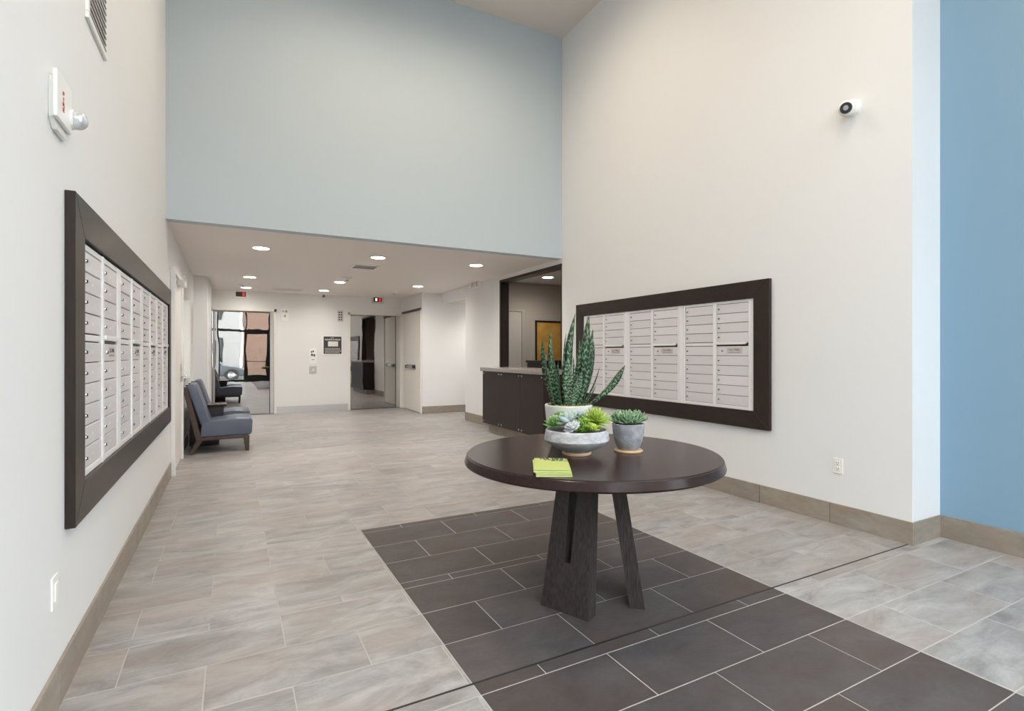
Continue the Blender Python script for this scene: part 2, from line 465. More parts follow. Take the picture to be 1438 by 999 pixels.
def lay(tl, lim, nm):
    rest = bmesh.new(); cnt = 0
    for i, t_ in enumerate(tl):
        x0, x1, y0, y1, dk = t_
        if i < lim and shown(t_) > 0:
            me = tile_mesh(x1 - x0, y1 - y0, dk)
            o = link(nm, me, None, floor, ((x0 + x1) / 2, (y0 + y1) / 2, random.uniform(-0.0004, 0.0004)))
        else:
            add_box(rest, x0 + J / 2, x1 - J / 2, y0 + J / 2, y1 - J / 2, -0.009, 0.0); cnt += 1
    if cnt:
        o = link(nm + '_rest', mesh(rest, nm + '_rest'), 'dark_tile' if tl[0][4] else 'light_tile', floor); o['kind'] = 'stuff'
    else: rest.free()
lay(light, 300, 'floor_tile')
lay(dark, 300, 'dark_tile')
box('expansion_joint', (XL, XR, Y_REF + STRIP - 0.005, Y_REF + STRIP + 0.005, -0.004, 0.0008), 'joint_black', floor)

# walls
wall('wall_left', (XL - T, XL, YS, YE + 0.3, 0, ZC), 'cream', 'tall cream left wall')
# right wall with the reception opening and the side corridor opening
ROY0, ROY1, ROZ0, ROZ1 = YB + 0.005, 8.09, 1.03, 2.55
COY0, COY1, COZ = 9.62, 10.98, 2.42
bm = bmesh.new()
add_box(bm, XR, XR + T, YC, ROY0, 0, ZC)
add_box(bm, XR, XR + T, ROY0, ROY1, 0, ROZ0 - 0.03)
add_box(bm, XR, XR + T, ROY0, ROY1, ROZ1, ZD)
add_box(bm, XR, XR + T, ROY1, COY0, 0, ZD)
add_box(bm, XR, XR + T, COY0, COY1, COZ, ZD)
struct(link('wall_right', mesh(bm, 'wall_right'), 'cream'), 'tall cream right wall holding the mailboxes')
wall('wall_return', (XR + T, XA + T, YC, YC + T, 0, ZC), 'cream', 'narrow cream return facing the street front')
YW = -1.2                              # the blue wall ends here, added corner glazing follows
wall('wall_alcove', (XA, XA + T, YW, YC, 0, ZC), 'blue_deep', 'blue wall of the alcove on the right')
wall('wall_bulkhead', (XL, XR, YB, YB + T, ZD - 0.0005, ZC), 'blue', 'pale blue bulkhead above the low ceiling')
wall('wall_back', (XCOL, XE, YE, YE + T, 2.262, ZD), 'white_paint', 'white wall above the elevator doors')
bm = bmesh.new()
add_box(bm, 0.862, 2.372, YE, YE + T, 0, 2.262)
struct(link('wall_back_pier', mesh(bm, 'wall_back_pier'), 'white_paint'), 'white wall panel between the two elevators')
wall('wall_column', (XL, XCOL, 10.4, YE + T, 0, ZD), 'cream', 'cream column beside the left elevator')
bm = bmesh.new()
add_box(bm, XE, XE + T, 10.98, 11.02, 0, ZD)
add_box(bm, XE, XE + T, 11.02, YE + T, 2.30, ZD)
add_box(bm, XE, XE + T, 12.42, YE + T, 0, 2.30)
add_box(bm, XE + T, 7.4, 10.98, 10.98 + T, 0, ZD)
struct(link('wall_stair', mesh(bm, 'wall_stair'), 'cream'), 'cream corner wall beside the stair door and corridor')
wall('wall_stair_backing', (XE + T, XE + T + 0.05, 11.12, YE + T, 0, ZD), 'cream', 'wall behind the stair door')
wall('wall_corridor', (XR + T, 7.4, COY0 - T, COY0, 0, ZD), 'cream', 'near wall of the side corridor')
wall('wall_corridor_end', (7.4, 7.4 + T, COY0 - T, 10.98 + T, 0, ZD), 'cream', 'end wall of the side corridor')
struct(box('ceiling_corridor', (XR + T, 7.4, COY0, 10.98, COZ, COZ + 0.1), 'ceiling_paint'), 'low ceiling of the side corridor')
# reception room
RY = 8.60
wall('wall_reception_back', (XR + T, 6.9, RY, RY + T, 0, ZD), 'taupe_paint', 'taupe wall of the reception office')
wall('wall_reception_side', (6.9, 6.9 + T, 5.0, RY + T, 0, ZD), 'taupe_paint', 'side wall of the reception office')
wall('wall_reception_front', (XR + T, 6.9, 5.0 - T, 5.0, 0, ZD), 'taupe_paint', 'front wall of the reception office')
struct(box('ceiling_reception', (XR + T, 6.9, 5.0, RY, ZD, ZD + 0.1), 'ceiling_paint'), 'ceiling of the reception office')
# ceilings and roof
struct(box('ceiling', (XL - T, XA + T, YS, YB + 0.02, ZC, ZC + 0.2), 'ceiling_paint'), 'high cream ceiling')
struct(box('ceiling_dropped', (XL, XR, YB + 0.001, YE, ZD, ZD + 0.12), 'ceiling_low_paint'), 'low taupe ceiling with recessed lights')
# unseen outer skin, added to keep the daylight out of the back rooms
bm = bmesh.new()
add_box(bm, XL - T - 0.3, 8.2, YB + T, 13.6, ZC, ZC + 0.2)
add_box(bm, XL - T - 0.3, XL - T, YS, 13.6, -0.1, ZC + 0.2)
add_box(bm, 8.0, 8.2, YC, 13.6, -0.1, ZC + 0.2)
add_box(bm, XL - T - 0.3, 8.2, 13.4, 13.6, -0.1, ZC + 0.2)
add_box(bm, XA + T, 8.2, YC, YC + 0.2, -0.1, ZC + 0.2)
add_box(bm, XA + T, 8.2, YC, YB + T, ZC, ZC + 0.2)
struct(link('wall_light_block', mesh(bm, 'wall_light_block'), 'stucco'), 'unseen outer shell added to keep daylight out of the building')

# baseboards of stone tile
bb_cache = {}
def baseboard(name, p0, p1, nrm, h=0.155, th=0.012, start=0.0, label='stone tile baseboard'):
    p0, p1 = Vector((*p0, 0)), Vector((*p1, 0)); d = p1 - p0; L = d.length; d.normalize()
    ang = math.atan2(d.y, d.x)
    root = struct(link(name, None, loc=p0, rot=ang), label)
    side = 1 if Vector((-d.y, d.x, 0)).dot(Vector((*nrm, 0))) > 0 else -1
    s = start - LEN if start > 0 else 0.0
    while s < L - 0.01:
        a, b = max(s, 0), min(s + LEN, L)
        key = (round(b - a, 3), side, h)
        if key not in bb_cache:
            bm_ = box_bm(0.0025, b - a - 0.0025, 0, side * th, 0, h, bev=0.0015)
            bmesh.ops.recalc_face_normals(bm_, faces=bm_.faces[:])
            me = mesh(bm_, 'base_tile'); me.materials.append(M['base_tile']); bb_cache[key] = me
        link('base_tile', bb_cache[key], None, root, (a, 0, 0))
        s += LEN
    return root
baseboard('baseboard_left', (XL, YS), (XL, 6.58), (1, 0), start=0.3)
baseboard('baseboard_left_far', (XL, 7.74), (XL, 10.4), (1, 0), start=0.2)
baseboard('baseboard_column', (XL + 0.012, 10.4), (XCOL, 10.4), (0, -1))
baseboard('baseboard_right', (XR, YC - 0.012), (XR, 6.08), (-1, 0), start=0.565)
baseboard('baseboard_return', (XR, YC), (XA - 0.012, YC), (0, -1))
baseboard('baseboard_alcove', (XA, YC), (XA, YW), (-1, 0), start=0.612)
baseboard('baseboard_right_far', (XR, 8.03), (XR, COY0), (-1, 0), start=0.35)
baseboard('baseboard_corridor', (XE, 10.98), (7.4, 10.98), (0, -1), start=0.5)
bb = struct(box('baseboard_back', (0.862, 2.372, YE - 0.012, YE, 0, 0.15), 'steel_brushed', bev=0.001), 'brushed steel kick plate between the elevators')

# ================================================================== STREET FRONT (behind the camera, seen in the elevator door)
win = struct(link('window_1', None, loc=(0, YS, 0)), 'tall dark framed street front glazing')
VX = [XL + 0.03, 0.56, 1.63, 2.55, 3.48, XA - 0.03]
HZ = [0.05, 2.40, 3.75, ZC - 0.05]
for x in VX: box('mullion', (x - 0.03, x + 0.03, -0.06, 0.06, 0, ZC), 'bronze', win)
for i in range(len(VX) - 1):
    for j, z in enumerate(HZ):
        if i == 1 and j == 0: continue
        box('transom', (VX[i] + 0.03, VX[i + 1] - 0.03, -0.05, 0.05, z - 0.05, z + 0.05), 'bronze', win)
    for j in range(len(HZ) - 1):
        if i == 1 and j == 0: continue
        box('pane', (VX[i] + 0.03, VX[i + 1] - 0.03, -0.004, 0.004, HZ[j] + 0.05, HZ[j + 1] - 0.05), 'glass', win)
win2 = struct(link('added_side_window', None, loc=(XA + 0.06, 0, 0)), 'tall dark framed side glazing, unseen, added to brighten the left wall')  # unseen side glazing, added so more daylight reaches the left wall
WY = [YS, -1.95, YW - 0.03]
for y in WY: box('mullion', (-0.06, 0.06, y - 0.03, y + 0.03, 0, ZC), 'bronze', win2)
for i in range(2):
    for z in HZ: box('transom', (-0.05, 0.05, WY[i] + 0.03, WY[i + 1] - 0.03, z - 0.05, z + 0.05), 'bronze', win2)
    for j in range(3): box('pane', (-0.004, 0.004, WY[i] + 0.03, WY[i + 1] - 0.03, HZ[j] + 0.05, HZ[j + 1] - 0.05), 'glass', win2)
d = struct(link('door_6', None, loc=(0.59, YS, 0)), 'glazed street door with a push bar')
for a, b, c, e in ((0, 0.09, 0.0, 2.35), (0.92, 1.01, 0.0, 2.35), (0.09, 0.92, 0.0, 0.28), (0.09, 0.92, 2.25, 2.35)):
    box('stile', (a, b, -0.025, 0.025, c, e), 'bronze', d)
box('pane', (0.09, 0.92, -0.003, 0.003, 0.28, 2.25), 'glass', d)
rod('push_bar', (0.06, 0.07, 0.95), (0.95, 0.07, 0.95), 0.018, 'bronze', d)
# street
struct(box('ground_sidewalk', (-16, 22, -6.2, YS - 0.2, -0.2, -0.04), 'sidewalk'), 'concrete pavement outside')
struct(box('ground_side', (XA + 0.2, 22, YS - 0.2, YC, -0.2, -0.04), 'sidewalk'), 'pavement round the street corner')
struct(box('ground_street', (-30, 36, -24, -6.2, -0.5, -0.40), 'asphalt'), 'asphalt street outside')
b = thing('street_building', 'white stucco building with dark windows across the street', 'building', (-14, -22, -0.4))
box('facade', (0, 14.6, -3, 0, 0, 9), 'stucco', b)
for i in range(5):
    for j in range(2): 
        w = box('window', (0.8 + i * 2.8, 2.2 + i * 2.8, -0.02, 0.05, 1.0 + j * 3.4, 3.0 + j * 3.4), 'bronze', b)
        box('window_pane', (0.9 + i * 2.8, 2.1 + i * 2.8, 0.02, 0.06, 1.1 + j * 3.4, 2.9 + j * 3.4), 'car_glass', w)
b = thing('street_building', 'red brick building across the street', 'building', (0.8, -22, -0.4))
box('facade', (0, 14, -3, 0, 0, 10), 'brick_far', b)
for i in range(4):
    for j in range(2):
        w = box('window', (3.0 + i * 2.8, 4.4 + i * 2.8, -0.02, 0.05, 1.0 + j * 3.4, 3.0 + j * 3.4), 'bronze', b)
        box('window_pane', (3.1 + i * 2.8, 4.3 + i * 2.8, 0.02, 0.06, 1.1 + j * 3.4, 2.9 + j * 3.4), 'car_glass', w)
# parked car
car = thing('parked_car', 'silver saloon car parked across the street, mirrored in the elevator door', 'car', (0.0, -14.7, -0.40))
prof = [(0.86, 0.28), (0.92, 0.5), (0.86, 0.68), (0.45, 0.80), (-0.35, 0.92), (-1.05, 1.38), (-1.45, 1.44), (-2.2, 1.42), (-2.95, 1.02), (-3.55, 0.98), (-3.62, 0.6), (-3.55, 0.28)]
box_o = link('body', mesh(prism_bm(prof, -0.86, 0.86, bev=0.07, seg=2), 'body', True), 'car_paint', car)
link('side_window', mesh(prism_bm([(-0.55, 0.92), (-1.12, 1.32), (-1.5, 1.37), (-2.15, 1.35), (-2.75, 1.0)], -0.875, 0.875), 'side_window'), 'car_glass', car)
for wx in (0.0, -2.7):
    for sy in (-1, 1):
        wl = lathe('wheel', [(0.20, -0.1), (0.33, -0.1), (0.34, 0.0), (0.33, 0.1), (0.20, 0.1)], 'tyre', car, 28, (wx, sy * 0.80, 0.33), (PI / 2, 0, 0))
        lathe('rim', [(0.06, -0.108), (0.21, -0.104), (0.21, 0.104), (0.06, 0.108)], 'chrome', wl, 20)
box('tail_lamp', (-3.64, -3.56, 0.5, 0.82, 0.75, 0.9), 'tail_red', car)

# ================================================================== ELEVATORS, DOORS
def elevator(n, x0, x1, label, strip_left):
    r = struct(link('door_%d' % n, None, loc=(x0, YE, 0)), label)
    w = x1 - x0
    fw = 0.05
    left_flush = n == 1
    for a, b in (((0.0, fw) if not left_flush else (0.0, 0.012)), (w - fw, w)):
        box('door_jamb', (a, b, -0.012, T, 0, 2.262), 'mirror_steel' if (left_flush and a == 0) else 'door_paint', r, bev=0.002)
    box('door_head', (0, w, -0.012, T, 2.21, 2.262), 'door_paint', r, bev=0.002)
    a0 = 0.012 if left_flush else fw
    box('elevator_panel', (a0, w - fw - 0.085, 0.085, 0.12, 0.006, 2.21), 'mirror_steel', r)
    box('door_gap', (w - fw - 0.085, w - fw - 0.070, 0.10, 0.13, 0.0, 2.21), 'black', r)
    box('return_panel', (w - fw - 0.07, w - fw, 0.075, 0.12, 0.006, 2.21), 'steel_brushed', r)
    box('threshold', (a0, w - fw, 0.0, 0.13, 0.0005, 0.005), 'bronze', r)
    return r
elevator(1, XCOL, 0.862, 'polished steel elevator door mirroring the street front', False)
elevator(2, 2.372, XE, 'polished steel elevator door beside the stair door', True)
bm = bmesh.new(); add_box(bm, XL, 8.0, YE + T, YE + T + 0.1, -0.1, ZC)
struct(link('wall_shaft', mesh(bm, 'wall_shaft'), 'cream'), 'shaft wall behind the elevators')

# left wall service door
d = struct(link('door_3', None, loc=(XL, 6.60, 0), rot=FACE_LEFT), 'pale service door with a lever handle on the left wall')
DW = 1.12
box('door_jamb', (0.0, 0.06, -0.045, 0.0, 0, 2.22), 'white_paint', d, bev=0.003)
box('door_jamb', (DW - 0.06, DW, -0.045, 0.0, 0, 2.22), 'white_paint', d, bev=0.003)
box('door_head', (0.06, DW - 0.06, -0.045, 0.0, 2.16, 2.22), 'white_paint', d, bev=0.003)
leaf = box('door_leaf', (0.065, DW - 0.065, -0.022, -0.001, 0.012, 2.155), 'door_paint', d, bev=0.002)
for z in (0.25, 1.1, 1.95): rod('hinge', (0.062, -0.028, z - 0.05), (0.062, -0.028, z + 0.05), 0.008, 'chrome', leaf)
box('lock_plate', (DW - 0.16, DW - 0.085, -0.03, -0.022, 0.95, 1.18), 'steel_brushed', leaf, bev=0.002)
rod('lever', (DW - 0.12, -0.03, 1.03), (DW - 0.12, -0.085, 1.03), 0.012, 'chrome', leaf)
box('lever_handle', (DW - 0.23, DW - 0.108, -0.094, -0.074, 1.018, 1.042), 'chrome', leaf, bev=0.006, seg=2)
cl = box('door_closer', (0.50, 0.80, -0.10, -0.025, 2.085, 2.15), 'white_plastic', d, bev=0.006, seg=2)
box('closer_arm', (0.30, 0.62, -0.115, -0.10, 2.15, 2.165), 'steel_brushed', cl)

# stair door on the far right
d = struct(link('door_4', None, loc=(XE, 12.42, 0), rot=FACE_RIGHT), 'cream stair door with a steel pull beside the right elevator')
SW = 1.40
box('door_jamb', (0, 0.05, -0.02, 0.05, 0, 2.30), 'door_paint', d, bev=0.003)
box('door_jamb', (SW - 0.05, SW, -0.02, 0.05, 0, 2.30), 'door_paint', d, bev=0.003)
box('door_head', (0, SW, -0.03, 0.05, 2.255, 2.30), 'bronze', d, bev=0.003)
leaf = box('door_leaf', (0.055, SW - 0.055, -0.004, 0.04, 0.012, 2.25), 'door_paint', d, bev=0.002)
box('push_plate', (0.38, 1.02, -0.012, -0.004, 0.95, 1.06), 'steel_brushed', leaf, bev=0.002)
box('push_bar', (0.40, 1.00, -0.065, -0.03, 0.985, 1.03), 'steel_brushed', leaf, bev=0.008, seg=2)
for x in (0.41, 0.95): box('bar_end', (x, x + 0.05, -0.07, -0.012, 0.975, 1.04), 'black', leaf, bev=0.004)

# reception inner door
d = struct(link('door_5', None, loc=(4.24, RY, 0)), 'pale inner door in the reception office')
box('door_leaf', (0.05, 0.53, -0.02, 0.0, 0.01, 2.08), 'office_door', d, bev=0.002)
box('door_jamb', (0.0, 0.05, -0.035, 0.0, 0, 2.13), 'taupe_paint', d, bev=0.003)
box('door_jamb', (0.53, 0.59, -0.035, 0.0, 0, 2.13), 'taupe_paint', d, bev=0.003)
box('door_head', (0.05, 0.53, -0.035, 0.0, 2.08, 2.13), 'taupe_paint', d, bev=0.003)

# ================================================================== MAILBOXES
UW, UH = 0.845, 0.995
text_us = text_mesh('U.S. MAIL', 0.030); text_us.materials.append(M['print_dark'])
def mail_parts():
    g = {}
    g['body'] = mesh(box_bm(0.001, UW - 0.001, -0.004, 0, 0, UH), 'body'); g['body'].materials.append(M['joint_black'])
    return g
def shared(key, fn, mt):
    if key not in tile_cache:
        me = fn(); me.materials.append(M[mt]); tile_cache[key] = me
    return tile_cache[key]
S_W, MID, DOOR = 0.052, 0.037, 0.352
def door_me(h): return shared(('mdoor', round(h, 4)), lambda: mesh(box_bm(0.0025, DOOR - 0.0025, -0.016, -0.004, 0.0022, h - 0.0022, bev=0.0022), 'mailbox_door'), 'aluminium_door')
lock_me = shared('lock', lambda: mesh(lathe_bm([(0.0095, 0), (0.0095, 0.005), (0.007, 0.007), (0.007, 0.009)], 14), 'lock', True), 'chrome')
key_me = shared('keyway', lambda: mesh(box_bm(-0.0075, 0.0045, -0.006, 0.006, 0, 0.0102), 'keyway'), 'black')
plate_me = shared('nplate', lambda: mesh(box_bm(-0.013, 0.013, -0.001, 0, -0.006, 0.006), 'number_plate'), 'print_light')
def mail_unit(label, loc, rz, group):
    u = thing('mailbox_unit', label, 'mailboxes', loc, rz, group)
    link('body', shared('mbody', lambda: mesh(box_bm(0.001, UW - 0.001, -0.004, 0, 0, UH), 'body'), 'joint_black'), None, u)
    # frame of extruded aluminium
    fr = [(0.0, S_W - 0.026, 0, UH), (S_W - 0.024, S_W, 0, UH), (UW - S_W, UW - S_W + 0.024, 0, UH), (UW - S_W + 0.026, UW, 0, UH), (S_W + DOOR, UW - S_W - DOOR, 0, UH)]
    for i, (a, b, c, e) in enumerate(fr):
        link('stile', shared(('stile', i), lambda: mesh(box_bm(a + 0.0008, b - 0.0008, -0.022 if i in (4,) else -0.019, -0.004, c, e, bev=0.002), 'stile'), 'aluminium'), None, u)
    link('rail', shared('railt', lambda: mesh(box_bm(S_W, UW - S_W, -0.018, -0.004, UH - 0.026, UH, bev=0.002), 'rail'), 'aluminium'), None, u)
    link('rail', shared('railb', lambda: mesh(box_bm(S_W, UW - S_W, -0.018, -0.004, 0, 0.030, bev=0.002), 'rail'), 'aluminium'), None, u)
    zt = UH - 0.028; hd = 0.0885; slot = 0.036; zb = 0.031
    z_up = [zt - (i + 1) * hd for i in range(4)]
    z0 = z_up[-1] - slot
    hl = (z0 - zb) / 6
    z_lo = [z0 - (i + 1) * hl for i in range(6)]
    for col in range(2):
        x = S_W if col == 0 else UW - S_W - DOOR
        for i, z in enumerate(z_up + z_lo):
            h = hd if i < 4 else hl
            us = col == 1 and i == 4
            dd = link('mailbox_door', door_me(h), None, u, (x, 0, z))
            link('lock', lock_me, None, dd, (0.035 if not us else 0.075, -0.0155, h * 0.5), (PI / 2, 0, 0))
            link('keyway', key_me, None, dd, (0.035 if not us else 0.075, -0.0155, h * 0.5), (PI / 2, 0, 0))
            if us:
                link('mail_label', shared('uslabel', lambda: mesh(box_bm(-0.085, 0.085, -0.0015, 0, -0.028, 0.028, bev=0.0005), 'mail_label'), 'label_rose'), None, dd, (0.205, -0.016, h * 0.52))
                link('lettering', text_us, None, dd, (0.205, -0.0177, h * 0.60))
                link('lettering_line', shared('usline', lambda: mesh(box_bm(-0.06, 0.06, -0.0004, 0, -0.0015, 0.0015), 'lettering_line'), 'print_dark'), None, dd, (0.205, -0.0177, h * 0.34))
            else:
                link('number_plate', plate_me, None, dd, (DOOR * 0.52, -0.0158, h * 0.5))
        if col == 0:
            link('spacer', shared('spacer', lambda: mesh(box_bm(0.003, DOOR - 0.003, -0.014, -0.004, 0.004, slot - 0.004, bev=0.002), 'spacer'), 'aluminium'), None, u, (x, 0, z0))
        else:
            fl_ = link('mail_flap', shared('flap', lambda: mesh(prism_bm([(0.004, 0.006), (0.016, 0.0), (DOOR - 0.03, 0.0), (DOOR - 0.004, 0.018), (DOOR - 0.004, 0.024), (0.004, 0.024)], -0.030, -0.010, bev=0.0015), 'mail_flap'), 'aluminium'), None, u, (x, 0, z0 + 0.013))
            link('slot_opening', shared('slotb', lambda: mesh(box_bm(0.008, DOOR - 0.008, -0.012, -0.004, 0.001, 0.012), 'slot_opening'), 'black'), None, u, (x, 0, z0))
    return u
def mail_frame(label, y0, y1, z0, z1, x, rz, flip):
    """mitred dark wood frame, each side its own board"""
    L, Hh, B, D_ = y1 - y0, z1 - z0, 0.155, 0.034
    f = thing('mailbox_surround', label, 'surround', (x, y1 if flip else y0, z0), rz)
    def board(pts, mt):
        bm_ = bmesh.new()
        a = [bm_.verts.new((px_, 0.0, pz)) for px_, pz in pts]; b_ = [bm_.verts.new((px_, -D_, pz)) for px_, pz in pts]
        bm_.faces.new(a); bm_.faces.new(b_[::-1])
        for i in range(4): bm_.faces.new([a[i], b_[i], b_[(i + 1) % 4], a[(i + 1) % 4]])
        bmesh.ops.recalc_face_normals(bm_, faces=bm_.faces[:])
        bmesh.ops.bevel(bm_, geom=bm_.edges[:], offset=0.0015, segments=1, affect='EDGES')
        link('frame_board', mesh(bm_, 'frame_board'), mt, f)
    g_ = 0.0006
    board([(g_, 0), (L - g_, 0), (L - B - g_, B - g_), (B + g_, B - g_)], 'wood_frame')
    board([(g_, Hh), (L - g_, Hh), (L - B - g_, Hh - B + g_), (B + g_, Hh - B + g_)], 'wood_frame')
    board([(0, g_), (B - g_, B + g_), (B - g_, Hh - B - g_), (0, Hh - g_)], 'wood_frame_v')
    board([(L, g_), (L - B + g_, B + g_), (L - B + g_, Hh - B - g_), (L, Hh - g_)], 'wood_frame_v')
    return f
MZ0, MZ1 = 0.64, 1.945
mail_frame('dark wood frame around the mailboxes on the right wall', 2.935, 5.790, MZ0, MZ1, XR, FACE_RIGHT, True)
mail_frame('dark wood frame around the mailboxes on the left wall', 2.610, 6.300, MZ0 - 0.02, MZ1 - 0.01, XL, FACE_LEFT, False)
names_r = ['silver mailbox unit on the right wall, farthest, behind the snake plant', 'silver mailbox unit on the right wall, middle of three', 'silver mailbox unit on the right wall, nearest the security camera']
for i in range(3):
    mail_unit(names_r[i], (XR - 0.001, 5.635 - i * UW, MZ0 + 0.155), FACE_RIGHT, 'right wall mailbox units')
names_l = ['silver mailbox unit on the left wall, nearest of four', 'silver mailbox unit on the left wall, second nearest of four', 'silver mailbox unit on the left wall, third nearest of four', 'silver mailbox unit on the left wall, farthest, beside the service door']
for i in range(4):
    mail_unit(names_l[i], (XL + 0.001, 2.765 + i * UW, MZ0 - 0.02 + 0.155), FACE_LEFT, 'left wall mailbox units')

# ================================================================== ROUND TABLE
TX, TY, TH_, TR = 1.72, 2.32, 0.77, 0.683
tb = thing('round_table', 'round dark wood table standing on the dark tiles', 'table', (TX, TY, 0))
lathe('table_top', [(0.0, 0.708), (TR - 0.05, 0.708), (TR - 0.03, 0.716), (TR - 0.008, 0.718), (TR - 0.002, 0.7215), (TR, 0.728), (TR - 0.011, 0.7630), (TR - 0.0145, 0.7645), (TR - 0.0155, 0.7672), (TR - 0.0185, 0.77), (0.0, 0.77)], 'table_wood', tb, 160)
def leg_me():
    """splayed slab with a slot: local x across, -y outwards; boards lean in towards the top"""
    bm_ = bmesh.new()
    zt, zs = 0.708, 0.238
    def hw(z): return 0.138 + (0.098 - 0.138) * z / zt          # half width
    def sl(z): return 0.017 + (0.026 - 0.017) * (z - zs) / (zt - zs)
    def yy(z): return -0.275 + (0.275 - 0.165) * z / zt         # outer face distance from centre
    th = 0.075
    outline = [(-hw(0), 0), (hw(0), 0), (hw(zt), zt), (sl(zt), zt), (sl(zs), zs), (-sl(zs), zs), (-sl(zt), zt), (-hw(zt), zt)]
    a = [bm_.verts.new((x, yy(z), z)) for x, z in outline]
    b_ = [bm_.verts.new((x, yy(z) + th, z)) for x, z in outline]
    def cap(v, rev):
        # three convex pieces: lower body and two prongs
        zl = [bm_.verts.new(p.co) for p in ()]
        q = [[0, 1, 4, 5], [1, 2, 3, 4], [0, 5, 6, 7]]
        for f in q: bm_.faces.new([v[i] for i in (f if not rev else f[::-1])])
    cap(a, False); cap(b_, True)
    n = len(outline)
    for i in range(n): bm_.faces.new([a[i], b_[i], b_[(i + 1) % n], a[(i + 1) % n]])
    bmesh.ops.recalc_face_normals(bm_, faces=bm_.faces[:])
    return mesh(bm_, 'leg')
lm = leg_me(); lm.materials.append(M['leg_wood'])
for deg in (204, 322, 82):
    link('leg', lm, None, tb, (0, 0, 0), math.radians(deg + 90))
lathe('hub', [(0.0, 0.69), (0.20, 0.69), (0.20, 0.7075), (0.0, 0.7075)], 'leg_wood', tb, 32)

# ================================================================== PLANTS
def soil_disc(name, r, z, mt, parent, bumps=0.006):
    bm_ = bmesh.new()
    c0 = bm_.verts.new((0, 0, z)); prev = None; rings = []
    for k in range(1, 6):
        rings.append([bm_.verts.new((r * k / 5 * math.cos(2 * PI * i / 28), r * k / 5 * math.sin(2 * PI * i / 28), z + random.uniform(-bumps, bumps))) for i in range(28)])
    for i in range(28): bm_.faces.new([c0, rings[0][i], rings[0][(i + 1) % 28]])
    for a, b_ in zip(rings, rings[1:]):
        for i in range(28): bm_.faces.new([a[i], b_[i], b_[(i + 1) % 28], a[(i + 1) % 28]])
    return link(name, mesh(bm_, name, True), mt, parent)
# --- snake plant
SX, SY = 1.748, 2.577
DEP = SX * math.sin(THETA) + SY * math.cos(THETA)
sp = thing('potted_snake_plant', 'tall snake plant in a white round pot on the table', 'potted plant', (SX, SY, TH_))
PH, PR = 0.233, 0.139
lathe('pot', [(0.0, 0.0), (0.085, 0.0), (0.098, 0.012), (0.124, 0.10), (0.134, 0.17), (PR, PH - 0.004), (PR - 0.003, PH), (PR - 0.012, PH), (PR - 0.014, PH - 0.01), (PR - 0.016, PH - 0.05), (0.0, PH - 0.05)], 'white_pot', sp, 56)
soil_disc('soil', PR - 0.0145, PH - 0.012, 'soil', sp, 0.007)
def strap_leaf(base, tip, w, bend, curl, twist, name='leaf', mt='snake_leaf', parent=None, n=14):
    """long pointed leaf: base/tip in parent space, bend = sideways bow vector"""
    base, tip, bend = Vector(base), Vector(tip), Vector(bend)
    bm_ = bmesh.new(); uv = bm_.loops.layers.uv.new('uv')
    ax = (tip - base).normalized()
    out = Vector((base.x, base.y, 0)); out = out.normalized() if out.length > 0.01 else Vector((0, -1, 0))
    side0 = ax.cross(out); side0 = side0.normalized() if side0.length > 1e-3 else Vector((1, 0, 0))
    grid = []
    for i in range(n + 1):
        s = i / n
        c = base.lerp(tip, s) + bend * math.sin(PI * s)
        wd = w * (0.55 + 0.45 * math.sin(min(s / 0.55, 1) * PI / 2)) * (1 - max(0, (s - 0.45) / 0.55) ** 2.2)
        wd = max(wd, 0.0006)
        sd = Matrix.Rotation(twist * s, 3, ax) @ side0
        nr = sd.cross(ax).normalized()
        row = []
        for j, q in enumerate((-1, -0.5, 0, 0.5, 1)):
            row.append((c + sd * q * wd / 2 + nr * curl * wd * (q * q), q, s))
        grid.append(row)
    th = 0.0035
    f_v = [[bm_.verts.new(p) for p, q, s in row] for row in grid]
    b_v = []
    for i, row in enumerate(grid):
        sd = (grid[i][4][0] - grid[i][0][0]); nr = sd.cross(ax); nr = nr.normalized() if nr.length > 1e-9 else Vector((0, 0, 1))
        b_v.append([f_v[i][j] if j in (0, 4) else bm_.verts.new(p - nr * th * (1 - s * 0.7)) for j, (p, q, s) in enumerate(row)])
    def quad(vs, data):
        f = bm_.faces.new(vs)
        for l, (u_, v_) in zip(f.loops, data): l[uv].uv = (u_, v_)
    for i in range(n):
        for j in range(4):
            d4 = [(grid[a][b_][1], grid[a][b_][2]) for a, b_ in ((i, j), (i, j + 1), (i + 1, j + 1), (i + 1, j))]
            quad([f_v[i][j], f_v[i][j + 1], f_v[i + 1][j + 1], f_v[i + 1][j]], d4)
            try: quad([b_v[i + 1][j], b_v[i + 1][j + 1], b_v[i][j + 1], b_v[i][j]], d4[::-1])
            except ValueError: pass
    return link(name, mesh(bm_, name, True), mt, parent)
RV = Vector((math.cos(THETA), -math.sin(THETA), 0)); FV = Vector((math.sin(THETA), math.cos(THETA), 0))
def leaf_by_view(x_base, x_tip, y_tip, w, dbase, dtip, bow=0.0, curl=0.25, twist=0.4):
    """place a leaf from where it leaves the pot and where it ends, at a real depth dbase/dtip from the pot centre"""
    db, dt = DEP + dbase, DEP + dtip
    P = lambda x, d: (RV * ((x - 719) / F_PX * d) + FV * d)
    b0 = P(x_base, db) - Vector((SX, SY, 0)); b0.z = PH - 0.03
    t0 = P(x_tip, dt) - Vector((SX, SY, 0)); t0.z = CAM_H + (HORIZON - y_tip) / F_PX * dt - TH_
    strap_leaf(b0, t0, w * 1.18, RV * bow, curl, twist, parent=sp)
